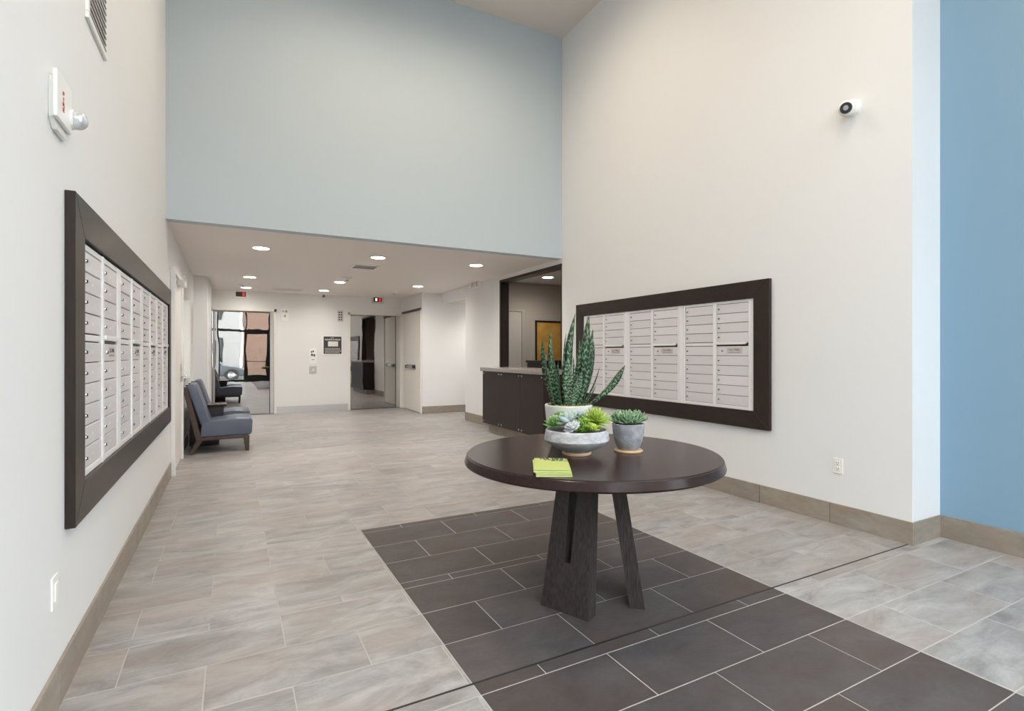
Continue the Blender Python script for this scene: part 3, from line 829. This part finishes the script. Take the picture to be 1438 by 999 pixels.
for a in [(782, 761.5, 476, 0.046, -0.02, -0.05, -0.012, 0.3, 0.5),
          (786, 773, 463, 0.034, 0.05, 0.06, -0.015, 0.3, -0.6),
          (792, 794.7, 469, 0.034, 0.02, 0.03, -0.004, 0.3, 0.9),
          (788, 775, 494, 0.050, -0.05, -0.07, -0.010, 0.25, 0.3),
          (797, 808, 440, 0.052, 0.02, 0.04, -0.012, 0.3, 0.5),
          (798, 796, 505, 0.056, -0.06, -0.06, 0.006, 0.2, 0.2),
          (801, 814, 477, 0.040, 0.03, 0.05, 0.004, 0.3, -0.7),
          (806, 827, 441, 0.052, 0.05, 0.07, 0.006, 0.25, 0.4),
          (812, 833, 462, 0.040, 0.07, 0.10, 0.008, 0.3, 0.9),
          (813, 834, 478, 0.048, -0.01, -0.02, 0.014, 0.25, -0.4),
          (809, 829, 489, 0.042, -0.05, -0.06, 0.010, 0.3, 0.4),
          (818, 878, 513, 0.056, -0.01, 0.00, 0.022, 0.22, 1.2),
          (816, 837, 541, 0.030, -0.05, -0.06, 0.004, 0.2, 0.6),
          (780, 771, 520, 0.036, -0.06, -0.09, -0.004, 0.3, -0.4),
          (804, 805, 500, 0.044, -0.02, 0.0, 0.0, 0.3, 0.8),
          (815, 842, 516, 0.012, 0.03, 0.03, 0.012, 0.2, 0.2),
          (800, 817, 520, 0.042, -0.075, -0.075, 0.004, 0.25, 0.2),
          (790, 784, 508, 0.040, 0.0, 0.0, -0.006, 0.3, 0.7)]:
    leaf_by_view(*a)
# small mossy crumbs on the soil stay one mass
bm = bmesh.new()
for i in range(260):
    a, r = random.uniform(0, 2 * PI), (PR - 0.02) * math.sqrt(random.random())
    bmesh.ops.create_icosphere(bm, subdivisions=1, radius=random.uniform(0.003, 0.007), matrix=Matrix.Translation((r * math.cos(a), r * math.sin(a), PH - 0.006 + random.uniform(-0.002, 0.007))))
mc = link('top_dressing', mesh(bm, 'top_dressing'), 'soil', sp); mc['kind'] = 'stuff'

# --- succulents
def fat_leaf(bm_, origin, az, el, L, w, th, tipsharp=1.0, cup=0.2):
    """one plump pointed leaf added to bm_"""
    dr = Vector((math.cos(az) * math.cos(el), math.sin(az) * math.cos(el), math.sin(el)))
    sd = Vector((-math.sin(az), math.cos(az), 0)); up = dr.cross(sd) * -1
    if up.z < 0: up = -up
    n = 5; rings = []
    prof = [(0.0, 0.45), (0.3, 0.85), (0.6, 1.0), (0.85, 0.62)]
    for s, q in prof:
        c = origin + dr * L * s + up * cup * L * s * s
        rings.append([bm_.verts.new(c + sd * w * 0.5 * q * math.cos(t_) + up * th * 0.5 * q * math.sin(t_)) for t_ in (0, PI / 2, PI, 3 * PI / 2)])
    tip = bm_.verts.new(origin + dr * L + up * cup * L)
    for a, b_ in zip(rings, rings[1:]):
        for i in range(4): bm_.faces.new([a[i], a[(i + 1) % 4], b_[(i + 1) % 4], b_[i]])
    for i in range(4): bm_.faces.new([rings[-1][i], rings[-1][(i + 1) % 4], tip])
def rosette(name, loc, R, rings, mt, parent, w, th, tilt=(0, 0), cup=0.15):
    bm_ = bmesh.new(); off = 0.0
    for k, (cnt, el, L) in enumerate(rings):
        for i in range(cnt):
            off_az = 2 * PI * i / cnt + k * 0.55 + random.uniform(-0.08, 0.08)
            fat_leaf(bm_, Vector((0, 0, 0.004 * k)), off_az, el + random.uniform(-0.08, 0.08), L * R * random.uniform(0.92, 1.05), w, th, cup=cup)
    bmesh.ops.recalc_face_normals(bm_, faces=bm_.faces[:])
    return link(name, mesh(bm_, name, True), mt, parent, loc, (tilt[0], tilt[1], random.uniform(0, 6)))
def view_off(lat, dep, z): 
    v = RV * lat + FV * dep; return (v.x, v.y, z)
BX, BY = 1.612, 2.300
bl = thing('succulent_bowl', 'low grey concrete bowl of mixed succulents on the table', 'potted plant', (BX, BY, TH_))
BH = 0.132
lathe('saucer', [(0.0, 0.0), (0.074, 0.0), (0.077, 0.004), (0.077, 0.012), (0.074, 0.014), (0.0, 0.014)], 'terracotta', bl, 40)
lathe('bowl', [(0.0, 0.014), (0.070, 0.014), (0.076, 0.020), (0.120, 0.040), (0.160, 0.066), (0.171, 0.080), (0.170, 0.090), (0.164, BH - 0.004), (0.160, BH), (0.152, BH), (0.150, BH - 0.006), (0.140, BH - 0.035), (0.0, BH - 0.035)], 'concrete_pale', bl, 64)
soil_disc('gravel', 0.1485, BH - 0.010, 'gravel', bl, 0.004)
zs = BH - 0.008
OPEN = [(9, 0.15, 1.0), (8, 0.55, 0.88), (6, 0.95, 0.7), (4, 1.3, 0.5)]
SPIKE = [(14, 0.05, 1), (12, 0.4, 1), (10, .8, .9), (7, 1.2, .75)]
rosette('succulent', view_off(-0.122, -0.015, zs + 0.022), 0.060, SPIKE, 'succ_green', bl, 0.013, 0.008)['label'] = 'spiky green succulent at the left rim'
rosette('succulent', view_off(-0.045, -0.02, zs + 0.042), 0.082, OPEN, 'succ_blue', bl, 0.042, 0.012, (0.45, -0.35), cup=0.25)['label'] = 'blue-green rosette succulent'
rosette('succulent', view_off(-0.030, -0.105, zs + 0.018), 0.055, OPEN, 'succ_pale', bl, 0.034, 0.010, (0.5, -0.3), cup=0.25)['label'] = 'pale lilac-white rosette at the front'
rosette('succulent', view_off(0.095, -0.02, zs + 0.044), 0.092, SPIKE, 'succ_lime', bl, 0.021, 0.010, (0.2, -0.1), cup=0.05)['label'] = 'large lime green spiky rosette'
rosette('succulent', view_off(0.062, -0.110, zs + 0.016), 0.046, OPEN, 'succ_lime', bl, 0.030, 0.012, (0.4, 0), cup=0.2)['label'] = 'small yellow-green rosette at the front rim'
rosette('succulent', view_off(-0.075, 0.07, zs + 0.045), 0.066, OPEN, 'succ_green', bl, 0.030, 0.012, cup=0.2)
rosette('succulent', view_off(-0.105, 0.04, zs + 0.035), 0.056, OPEN, 'succ_blue', bl, 0.026, 0.010, cup=0.2)
rosette('succulent', view_off(0.03, 0.07, zs + 0.050), 0.066, OPEN, 'succ_blue', bl, 0.028, 0.012, cup=0.2)
# mossy sedum clump
bm = bmesh.new()
for i in range(230):
    a, r = random.uniform(0, 2 * PI), 0.040 * math.sqrt(random.random())
    fat_leaf(bm, Vector((r * math.cos(a), r * math.sin(a), random.uniform(0, 0.075) * (1 - (r / 0.055) ** 2))), random.uniform(0, 2 * PI), random.uniform(0.1, 1.3), 0.018, 0.008, 0.006)
link('succulent', mesh(bm, 'succulent', True), 'succ_moss', bl, view_off(0.028, -0.055, zs))['label'] = 'bright green mossy sedum clump'

PX_, PY_ = 1.905, 2.232
pt = thing('potted_succulent', 'small grey concrete pot of pointed green succulents on a round coaster', 'potted plant', (PX_, PY_, TH_))
lathe('saucer', [(0.0, 0.0), (0.074, 0.0), (0.077, 0.003), (0.077, 0.009), (0.073, 0.012), (0.0, 0.012)], 'terracotta', pt, 40)
QH = 0.152
lathe('pot', [(0.0, 0.012), (0.050, 0.012), (0.058, 0.018), (0.074, 0.055), (0.083, 0.10), (0.087, QH - 0.003), (0.085, QH), (0.077, QH), (0.075, QH - 0.004), (0.072, QH - 0.03), (0.0, QH - 0.03)], 'concrete', pt, 48)
soil_disc('soil', 0.074, QH - 0.006, 'gravel', pt, 0.003)
for i, (lx, dy, r) in enumerate([(-0.056, -0.02, .062), (-0.020, -0.048, .060), (0.02, -0.045, .062), (0.056, -0.01, .066), (0.0, 0.005, .070), (-0.035, 0.035, .066), (0.035, 0.04, .072), (0.0, 0.055, .066), (-0.062, 0.012, .058), (0.058, 0.03, .062)]):
    rosette('succulent', view_off(lx, dy, QH + 0.0 + random.uniform(0, 0.006)), r, [(9, 0.35, 1), (8, 0.8, 1), (6, 1.2, .95)], 'haworthia', pt, 0.015, 0.009, (random.uniform(-.15, .15), random.uniform(-.15, .15)), cup=0.1)

# --- lime leaflets
LX, LY = 1.285, 2.035
lab = ['lime green leaflet, bottom of the pile on the table', 'lime green leaflet, second from the bottom of the pile', 'pale lime leaflet, second from the top of the pile', 'lime green leaflet with dark print, topmost of the pile']
for i in range(4):
    a = -THETA - 0.05 + (0.05, 0.01, 0.03, 0.0)[i]
    v = RV * (0.004, 0.008, -0.004, 0.0)[i] + FV * (-0.012, -0.006, 0.004, 0.004)[i]
    o = tag(thing('leaflet', lab[i], 'leaflet', (LX + v.x, LY + v.y, TH_ + 0.0005 + i * 0.0075), a, 'pile of lime leaflets'), lab[i], 'leaflet', 'pile of lime leaflets')
    nx, ny = 8, 6
    bm = bmesh.new(); g = []
    for jy in range(ny + 1):
        g.append([bm.verts.new((-0.078 + 0.156 * ix / nx, -0.125 + 0.250 * jy / ny, 0.006 * math.sin(PI * jy / ny) * (0.4 + 0.2 * i) * 0.5)) for ix in range(nx + 1)])
    for jy in range(ny):
        for ix in range(nx): bm.faces.new([g[jy][ix], g[jy][ix + 1], g[jy + 1][ix + 1], g[jy + 1][ix]])
    r_ = bmesh.ops.extrude_face_region(bm, geom=bm.faces[:])
    bmesh.ops.translate(bm, vec=(0, 0, 0.0055), verts=[e for e in r_['geom'] if isinstance(e, bmesh.types.BMVert)])
    bmesh.ops.recalc_face_normals(bm, faces=bm.faces[:])
    link('sheet', mesh(bm, 'sheet'), 'lime_paper_pale' if i in (0, 2) else 'lime_paper', o)
    if i == 3:
        bm = bmesh.new(); random.seed(3)
        for (z_, y_) in ((0, 0.100), (0, 0.076), (0, 0.052)):
            x_ = -0.05
            while x_ < 0.07:
                w_ = random.uniform(0.004, 0.02)
                if random.random() < 0.75: add_box(bm, x_, x_ + w_, y_ - 0.006, y_ + 0.006, 0.0058, 0.0088)
                x_ += w_ + 0.005
        link('print', mesh(bm, 'print'), 'print_dark', o)

# ================================================================== RECEPTION COUNTER
CXF = 3.72
ct = thing('reception_counter', 'dark wood reception counter with chrome screws and granite top', 'counter', (XR, 6.085, 0))
CL = 1.95
box('body', (CXF + 0.02 - XR, -0.001, 0.005, CL - 0.005, 0.15, 1.013), 'panel_wood', ct)
box('toe_kick', (CXF + 0.10 - XR, -0.001, 0.03, CL - 0.03, 0.001, 0.15), 'base_tile', ct)
for i in range(3):
    a, b_ = i * CL / 3, (i + 1) * CL / 3
    pn = box('panel', (CXF - XR, CXF + 0.02 - XR, a + 0.002, b_ - 0.002, 0.148, 1.012), 'panel_wood', ct, bev=0.001)
    for yy_ in (a + 0.045, b_ - 0.045):
        for z in (0.185, 0.975):
            lathe('screw', [(0.0, 0), (0.013, 0), (0.013, 0.003), (0.010, 0.006), (0.0, 0.006)], 'chrome', pn, 14, (CXF - XR, yy_, z), (0, -PI / 2, 0))
box('countertop', (CXF - 0.04 - XR, -0.002, -0.02, CL + 0.02, 1.0135, 1.073), 'granite', ct, bev=0.003)
struct(box('trim_2', (XR - 0.0015, XR + T + 0.12, ROY0, ROY1, 1.001, 1.073), 'granite'), 'granite sill in the reception opening')
# dark lining of the reception opening
tr = struct(link('trim_1', None, loc=(XR, 0, 0)), 'dark wood lining of the reception opening')
box('lining_board', (-0.012, T + 0.012, ROY1 - 0.03, ROY1 + 0.012, 1.074, ROZ1 + 0.012), 'wood_frame_v', tr, bev=0.002)
box('lining_board', (-0.012, T + 0.012, ROY0 - 0.003, ROY1 - 0.03, ROZ1 - 0.03, ROZ1 + 0.012), 'wood_frame', tr, bev=0.002)
box('lining_board', (0.0, T + 0.012, ROY0 - 0.003, ROY0 + 0.03, 1.074, ROZ1 - 0.03), 'wood_frame_v', tr, bev=0.002)
# office things
a = thing('framed_picture', 'amber abstract picture in a black frame in the reception office', 'picture', (5.37, RY, 1.53))
for q in ((-0.30, -0.27, -0.40, 0.40), (0.27, 0.30, -0.40, 0.40), (-0.27, 0.27, -0.40, -0.37), (-0.27, 0.27, 0.37, 0.40)):
    box('frame_rail', (q[0], q[1], -0.035, -0.001, q[2], q[3]), 'black', a, bev=0.002)
box('canvas', (-0.27, 0.27, -0.02, -0.002, -0.37, 0.37), 'art', a)
dk = thing('office_desk', 'black office desk standing behind the reception counter', 'desk', (4.70, 7.75, 0))
box('desk_top', (0, 1.5, 0, 0.55, 1.14, 1.18), 'desk_black', dk, bev=0.003)
box('desk_front', (0.02, 1.48, 0.02, 0.05, 0.0, 1.14), 'desk_black', dk)
for x in (0.02, 1.44): box('desk_side', (x, x + 0.04, 0.05, 0.53, 0.0, 1.14), 'desk_black', dk)
cd = thing('desk_card', 'small white card holder on the office desk', 'card holder', (4.83, 7.86, 1.1805))
box('card', (-0.04, 0.04, -0.005, 0.005, 0, 0.10), 'paper_white', cd)
box('card_foot', (-0.05, 0.05, -0.02, 0.03, 0, 0.01), 'white_plastic', cd)
box('card_print', (-0.02, 0.02, -0.0062, -0.005, 0.03, 0.075), 'print_grey', cd)

# ================================================================== CHAIRS
def chair(label, y0, wdt=0.62):
    """faces +x; origin at the floor below the near side of the back"""
    c = thing('lounge_chair', label, 'chair', (-0.565, y0, 0), 0, 'lounge chairs on the left wall')
    o = -0.565
    def X(v): return v - o
    # cushions
    seat = [(X(-0.36), 0.215), (X(0.22), 0.215), (X(0.245), 0.24), (X(0.255), 0.40), (X(0.235), 0.435), (X(0.05), 0.445), (X(-0.34), 0.40)]
    link('seat', mesh(prism_bm(seat, 0.012, wdt - 0.012, bev=0.018, seg=3), 'seat', True), 'leather', c)
    back = [(X(-0.345), 0.36), (X(-0.245), 0.405), (X(-0.395), 0.86), (X(-0.42), 0.905), (X(-0.475), 0.905), (X(-0.51), 0.87)]
    link('backrest', mesh(prism_bm(back, 0.02, wdt - 0.02, bev=0.018, seg=3), 'backrest', True), 'leather', c)
    for yy_ in (0.0, wdt - 0.045):
        post = [(X(-0.40), 0.17), (X(-0.345), 0.17), (X(-0.345), 0.215), (X(-0.50), 0.87), (X(-0.555), 0.87)]
        link('back_post', mesh(prism_bm(post, yy_, yy_ + 0.045, bev=0.003), 'back_post'), 'chair_wood', c)
        rl = [(X(-0.40), 0.17), (X(-0.33), 0.17), (X(-0.44), 0.0), (X(-0.49), 0.0)]
        link('leg', mesh(prism_bm(rl, yy_, yy_ + 0.045, bev=0.003), 'leg'), 'chair_wood', c)
        fl_ = [(X(0.15), 0.205), (X(0.215), 0.205), (X(0.210), 0.0), (X(0.165), 0.0)]
        link('leg', mesh(prism_bm(fl_, yy_, yy_ + 0.045, bev=0.003), 'leg'), 'chair_wood', c)
        box('side_rail', (X(-0.345), X(0.15), yy_ + 0.004, yy_ + 0.041, 0.172, 0.213), 'chair_wood', c, bev=0.002)
    box('back_rail', (X(-0.53), X(-0.49), 0.045, wdt - 0.045, 0.80, 0.865), 'chair_wood', c, bev=0.002)
    box('back_rail', (X(-0.43), X(-0.39), 0.045, wdt - 0.045, 0.24, 0.29), 'chair_wood', c, bev=0.002)
    return c
chair('blue-grey leather lounge chair, nearer of the two, by the service door', 7.90)
chair('blue-grey leather lounge chair, farther of the two, behind the side table', 9.00)
st = thing('side_table', 'small dark side table standing between the two lounge chairs', 'side table', (-0.52, 8.60, 0))
link('body', mesh(prism_bm([(0.0, 0.0), (0.36, 0.0), (0.43, 0.545), (0.0, 0.545)], 0.02, 0.34, bev=0.003), 'body'), 'desk_black', st)
box('table_top', (0.0, 0.46, 0.0, 0.36, 0.545, 0.575), 'table_wood', st, bev=0.003)

# ================================================================== WALL AND CEILING FITTINGS
def downlight(label, x, y, z, power, col=(1.0, 0.955, 0.885), r=0.115, cone=165):
    t_ = thing('recessed_downlight', label, 'ceiling light', (x, y, z), 0, 'recessed downlights')
    lathe('trim_ring', [(r - 0.022, 0.0), (r, 0.0), (r + 0.004, -0.003), (r, -0.007), (r - 0.022, -0.004), (r - 0.022, 0.0)], 'white_plastic', t_, 36, cap=False)
    lathe('lens', [(0.0, -0.001), (r - 0.022, -0.001), (r - 0.022, -0.003), (0.0, -0.003)], 'lamp_glow', t_, 36)
    d_ = bpy.data.lights.new('lamp', 'SPOT'); d_.energy = power; d_.color = col; d_.spot_size = math.radians(cone); d_.spot_blend = 0.9; d_.shadow_soft_size = 0.08
    o = bpy.data.objects.new('lamp', d_); C.objects.link(o); o.parent = t_; o.location = (0, 0, -0.02)
    return t_
LAMP = 37.0
spots = [(0.33, 7.34, 'recessed downlight in the low ceiling, left of the front row of three'), (1.79, 7.30, 'recessed downlight in the low ceiling, middle of the front row of three'), (3.25, 7.25, 'recessed downlight in the low ceiling, right of the front row of three'),
         (0.28, 10.20, 'recessed downlight in the low ceiling, left of the second row'), (1.78, 10.15, 'recessed downlight in the low ceiling, middle of the second row'), (3.25, 10.06, 'recessed downlight in the low ceiling, right of the second row by the stair door'),
         (0.26, 11.85, 'recessed downlight right before the left elevator'), (1.72, 11.66, 'recessed downlight before the wall between the elevators')]
for x, y, l_ in spots: downlight(l_, x, y, ZD, LAMP * (0.55 if y > 11 else 1.0))
downlight('recessed downlight in the reception office ceiling', 4.86, 7.80, ZD, 22)
downlight('recessed downlight in the side corridor ceiling', 5.2, 10.3, COZ, 40)

# assumed lamps above the frame, added to warm and brighten the tall walls
for x, y, l_ in ((1.0, 4.5, 'unseen recessed downlight added in the high ceiling, far left'), (2.5, 4.5, 'unseen recessed downlight added in the high ceiling, far right'), (1.2, 1.2, 'unseen recessed downlight added in the high ceiling, near left'), (2.4, 1.2, 'unseen recessed downlight added in the high ceiling, near right')):
    downlight(l_, x, y, ZC, 72, (1.0, 0.82, 0.60), 0.115, 172)

def ceiling_vent(label, x, y, w, dpt):
    v = thing('ceiling_vent', label, 'vent', (x, y, ZD))
    for q in ((-w, w, -dpt, -dpt + 0.025), (-w, w, dpt - 0.025, dpt), (-w, -w + 0.025, -dpt + 0.025, dpt - 0.025), (w - 0.025, w, -dpt + 0.025, dpt - 0.025)):
        box('vent_frame', (*q, -0.012, 0.0), 'white_plastic', v, bev=0.002)
    box('vent_backing', (-w + 0.025, w - 0.025, -dpt + 0.025, dpt - 0.025, -0.002, 0.0), 'print_grey', v)
    n = 5
    for i in range(n):
        yv = -dpt + 0.04 + (2 * dpt - 0.08) * i / (n - 1)
        box('slat', (-w + 0.025, w - 0.025, -0.008, 0.008, -0.002, 0.002), 'white_plastic', v, loc=(0, yv, -0.007), rot=(0.6, 0, 0))
ceiling_vent('white square ceiling vent behind the middle front downlight', 1.80, 8.17, 0.19, 0.19)
ceiling_vent('white slotted ceiling vent by the left elevator', 1.02, 11.80, 0.29, 0.14)
for x, y, l_ in ((0.20, 11.30, 'white smoke detector on the low ceiling before the left elevator'), (1.79, 9.50, 'white smoke detector in the middle of the low ceiling'), (3.08, 11.15, 'white smoke detector on the low ceiling by the right elevator')):
    s_ = thing('smoke_detector', l_, 'smoke detector', (x, y, ZD), 0, 'smoke detectors')
    lathe('base', [(0.0, 0.0), (0.085, 0.0), (0.085, -0.015), (0.0, -0.015)], 'white_plastic', s_, 28)
    lathe('sensor', [(0.055, -0.015), (0.050, -0.035), (0.035, -0.042), (0.0, -0.042)], 'white_plastic', s_, 28)
    lathe('chamber', [(0.0, -0.042), (0.026, -0.042), (0.024, -0.055), (0.0, -0.055)], 'print_grey', s_, 20)
# emergency light on the right wall below the low ceiling
e_ = thing('emergency_light', 'white emergency light box on the right wall under the low ceiling', 'emergency light', (XR, 9.0, 2.53), FACE_RIGHT)
box('housing', (-0.16, 0.16, -0.09, 0.0, 0, 0.10), 'white_plastic', e_, bev=0.008, seg=2)
for x in (-0.10, 0.10): lathe('lamp_head', [(0.0, 0), (0.035, 0), (0.042, 0.03), (0.0, 0.034)], 'chrome', e_, 20, (x, -0.09, 0.05), (PI / 2, 0, 0))

# turret camera on the right wall
def turret(label, loc, rz, s=1.0):
    c = thing('security_camera', label, 'camera', loc, rz)
    lathe('mount', [(0.0, 0), (0.062 * s, 0), (0.062 * s, 0.02 * s), (0.05 * s, 0.034 * s), (0.0, 0.034 * s)], 'white_plastic', c, 36, rot=(PI / 2, 0, 0))
    bm_ = bmesh.new(); bmesh.ops.create_uvsphere(bm_, u_segments=32, v_segments=18, radius=0.056 * s)
    ball = link('ball', mesh(bm_, 'ball', True), 'white_plastic', c, (-0.008 * s, -0.062 * s, -0.008 * s), (PI / 2 + 0.30, 0, 0.42))
    lathe('lens_ring', [(0.0, 0.044 * s), (0.040 * s, 0.044 * s), (0.036 * s, 0.054 * s), (0.0, 0.056 * s)], 'lens_black', ball, 32)
    lathe('lens', [(0.010 * s, 0.056 * s), (0.018 * s, 0.056 * s), (0.016 * s, 0.060 * s), (0.010 * s, 0.060 * s)], 'print_grey', ball, 24)
    return c
turret('white round security camera high on the right wall', (XR, 2.27, 3.125), FACE_RIGHT)
turret('small white security camera over the wall between the elevators', (1.82, YE, 2.61), 0, 0.75)

# outlet and switch plates
def plate(name, label, loc, rz, duplex=True):
    p_ = thing(name, label, 'outlet' if duplex else 'switch', loc, rz)
    box('cover_plate', (-0.036, 0.036, -0.006, 0, -0.058, 0.058), 'white_plastic', p_, bev=0.002, seg=2)
    if duplex:
        for z in (-0.021, 0.021):
            r_ = box('receptacle', (-0.017, 0.017, -0.009, -0.006, z - 0.015, z + 0.015), 'white_plastic', p_, bev=0.001)
            for x in (-0.007, 0.007): box('slot', (x - 0.0014, x + 0.0014, -0.0095, -0.009, z + 0.000, z + 0.010), 'black', r_)
            box('ground_hole', (-0.003, 0.003, -0.0095, -0.009, z - 0.011, z - 0.005), 'black', r_)
    else:
        box('rocker', (-0.017, 0.017, -0.011, -0.006, -0.034, 0.034), 'white_plastic', p_, bev=0.002)
plate('wall_outlet', 'white duplex wall outlet low on the right wall', (XR, 2.375, 0.445), FACE_RIGHT)
plate('wall_switch', 'white rocker plate low on the left wall', (XL, 2.47, 0.435), FACE_LEFT, False)

# fire strobe
f_ = thing('fire_alarm', 'white fire alarm with a clear strobe on the left wall', 'fire alarm', (XL, 2.49, 2.215), FACE_LEFT)
link('back_box', mesh(prism_bm([(-0.085, -0.075), (-0.05, -0.108), (0.075, -0.108), (0.105, -0.08), (0.105, 0.07), (-0.085, 0.07)], -0.016, 0, bev=0.003), 'back_box'), 'white_plastic', f_)
box('cover', (-0.105, 0.090, -0.030, -0.016, -0.078, 0.092), 'white_plastic', f_, bev=0.006, seg=2)
bm = bmesh.new(); bmesh.ops.create_uvsphere(bm, u_segments=24, v_segments=14, radius=0.034)
sb = link('strobe', mesh(bm, 'strobe', True), 'strobe', f_, (0.092, -0.046, -0.016))
lathe('strobe_ring', [(0.030, 0.0), (0.037, 0.0), (0.037, 0.010), (0.030, 0.010)], 'white_plastic', sb, 28, (0, 0.018, 0), (PI / 2, 0, 0))
for i, ch in enumerate('FIRE'):
    me = text_mesh(ch, 0.020); me.transform(Matrix.Diagonal((2.2, 1, 1, 1))); me.materials.append(M['red'])
    link('lettering', me, None, f_, (-0.030, -0.0312, 0.030 - i * 0.0195))

# wall vent high on the left
v = thing('wall_vent', 'white louvred air vent high on the left wall', 'vent', (XL, 2.93, 2.785), FACE_LEFT)
VW, VH = 0.40, 0.42
for q in ((0, VW, 0, 0.03), (0, VW, VH - 0.03, VH), (0, 0.03, 0.03, VH - 0.03), (VW - 0.03, VW, 0.03, VH - 0.03)):
    box('vent_frame', (q[0], q[1], -0.014, 0, q[2], q[3]), 'white_plastic', v, bev=0.002)
box('vent_backing', (0.03, VW - 0.03, -0.002, 0, 0.03, VH - 0.03), 'black', v)
for i in range(12):
    box('slat', (0.03, VW - 0.03, -0.012, 0.004, -0.0015, 0.0015), 'white_plastic', v, loc=(0, -0.008, 0.042 + i * 0.0305), rot=(0.7, 0, 0))

# fittings along the left wall and the elevator wall
w_ = thing('wall_cabinet', 'tall white panel cabinet on the left wall above the lounge chairs', 'cabinet', (XL, 8.27, 0.97), FACE_LEFT)
box('cabinet_body', (0, 0.62, -0.075, 0, 0, 1.05), 'paper_white', w_, bev=0.003)
box('cabinet_door', (0.02, 0.60, -0.085, -0.075, 0.02, 1.03), 'white_paint', w_, bev=0.002)
box('latch', (0.04, 0.07, -0.092, -0.085, 0.48, 0.56), 'steel_brushed', w_)
cr = thing('card_reader', 'small black card reader beside the service door', 'card reader', (XL, 7.93, 1.22), FACE_LEFT)
box('reader_body', (-0.03, 0.03, -0.03, 0, -0.065, 0.065), 'black', cr, bev=0.006, seg=2)
box('reader_light', (-0.01, 0.01, -0.032, -0.03, 0.03, 0.04), 'led_red', cr)

def lantern(label, x, z, white):
    l_ = thing('elevator_indicator', label, 'indicator', (x, YE, z), 0, 'elevator indicators')
    box('indicator_plate', (-0.135, 0.135, -0.012, 0, -0.09, 0.09), 'white_plastic' if white else 'steel_brushed', l_, bev=0.002)
    box('indicator_screen', (-0.095, 0.095, -0.016, -0.012, -0.05, 0.05), 'black', l_)
    box('floor_digit', (0.03, 0.075, -0.0175, -0.016, -0.04, 0.04), 'led_red', l_)
    if not white: box('floor_arrow', (-0.055, -0.01, -0.0175, -0.016, -0.03, 0.03), 'led_white', l_)
lantern('white floor indicator with a red display over the left elevator', 0.175, 2.555, True)
lantern('steel floor indicator with a red display over the right elevator', 3.05, 2.578, False)
s_ = thing('door_sign', 'white sign plate right of the left elevator', 'sign', (1.03, YE, 2.15))
box('sign_plate', (-0.075, 0.075, -0.006, 0, -0.13, 0.13), 'paper_white', s_, bev=0.001)
for q in ((-0.05, -0.02, 0.06, 0.09), (0.005, 0.05, 0.05, 0.10), (-0.015, 0.02, -0.05, 0.0)): box('sign_mark', (q[0], q[1], -0.0072, -0.006, q[2], q[3]), 'print_grey', s_)
s_ = thing('door_sign', 'grey braille floor plate left of the right elevator', 'sign', (2.205, YE, 2.165))
box('sign_plate', (-0.065, 0.065, -0.006, 0, -0.13, 0.13), 'steel_brushed', s_, bev=0.001)
for j in range(4):
    for i in range(2): box('sign_mark', (-0.045 + i * 0.05, -0.012 + i * 0.05, -0.0072, -0.006, -0.10 + j * 0.055, -0.07 + j * 0.055), 'print_dark', s_)
s_ = thing('wall_plaque', 'square black notice plaque with a white border between the elevators', 'plaque', (2.03, YE, 1.495))
box('plaque_border', (-0.215, 0.215, -0.010, 0, -0.215, 0.215), 'paper_white', s_, bev=0.002)
box('plaque_face', (-0.195, 0.195, -0.014, -0.010, -0.195, 0.195), 'print_dark', s_)
box('plaque_card', (-0.10, 0.12, -0.017, -0.014, -0.03, 0.085), 'print_light', s_)
random.seed(5)
for z in (0.165, 0.135, 0.115, -0.075, -0.105, -0.135, -0.165):
    bm = bmesh.new(); x_ = -0.165 if z < 0.15 else -0.04
    while x_ < (0.155 if z < 0.15 else 0.03):
        w2 = random.uniform(0.012, 0.035); add_box(bm, x_, x_ + w2, -0.0155, -0.014, z - 0.006, z + 0.006); x_ += w2 + 0.01
    link('plaque_line', mesh(bm, 'plaque_line'), 'print_light', s_)
s_ = thing('call_station', 'white elevator notice above a steel call button plate', 'call button', (1.61, YE, 1.14))
box('notice_plate', (-0.075, 0.075, -0.006, 0, -0.06, 0.29), 'paper_white', s_, bev=0.001)
box('button_plate', (-0.075, 0.075, -0.010, 0, -0.29, -0.12), 'steel_brushed', s_, bev=0.002)
lathe('call_button', [(0.0, 0), (0.028, 0), (0.026, 0.008), (0.0, 0.010)], 'print_light', s_, 24, (0.005, -0.010, -0.205), (PI / 2, 0, 0))
for q in ((-0.045, -0.02, 0.18, 0.22), (-0.01, 0.02, 0.19, 0.23), (-0.04, 0.0, 0.11, 0.16), (0.01, 0.045, 0.10, 0.15), (-0.03, 0.03, 0.02, 0.03)): box('notice_mark', (q[0], q[1], -0.0072, -0.006, q[2], q[3]), 'print_dark', s_)
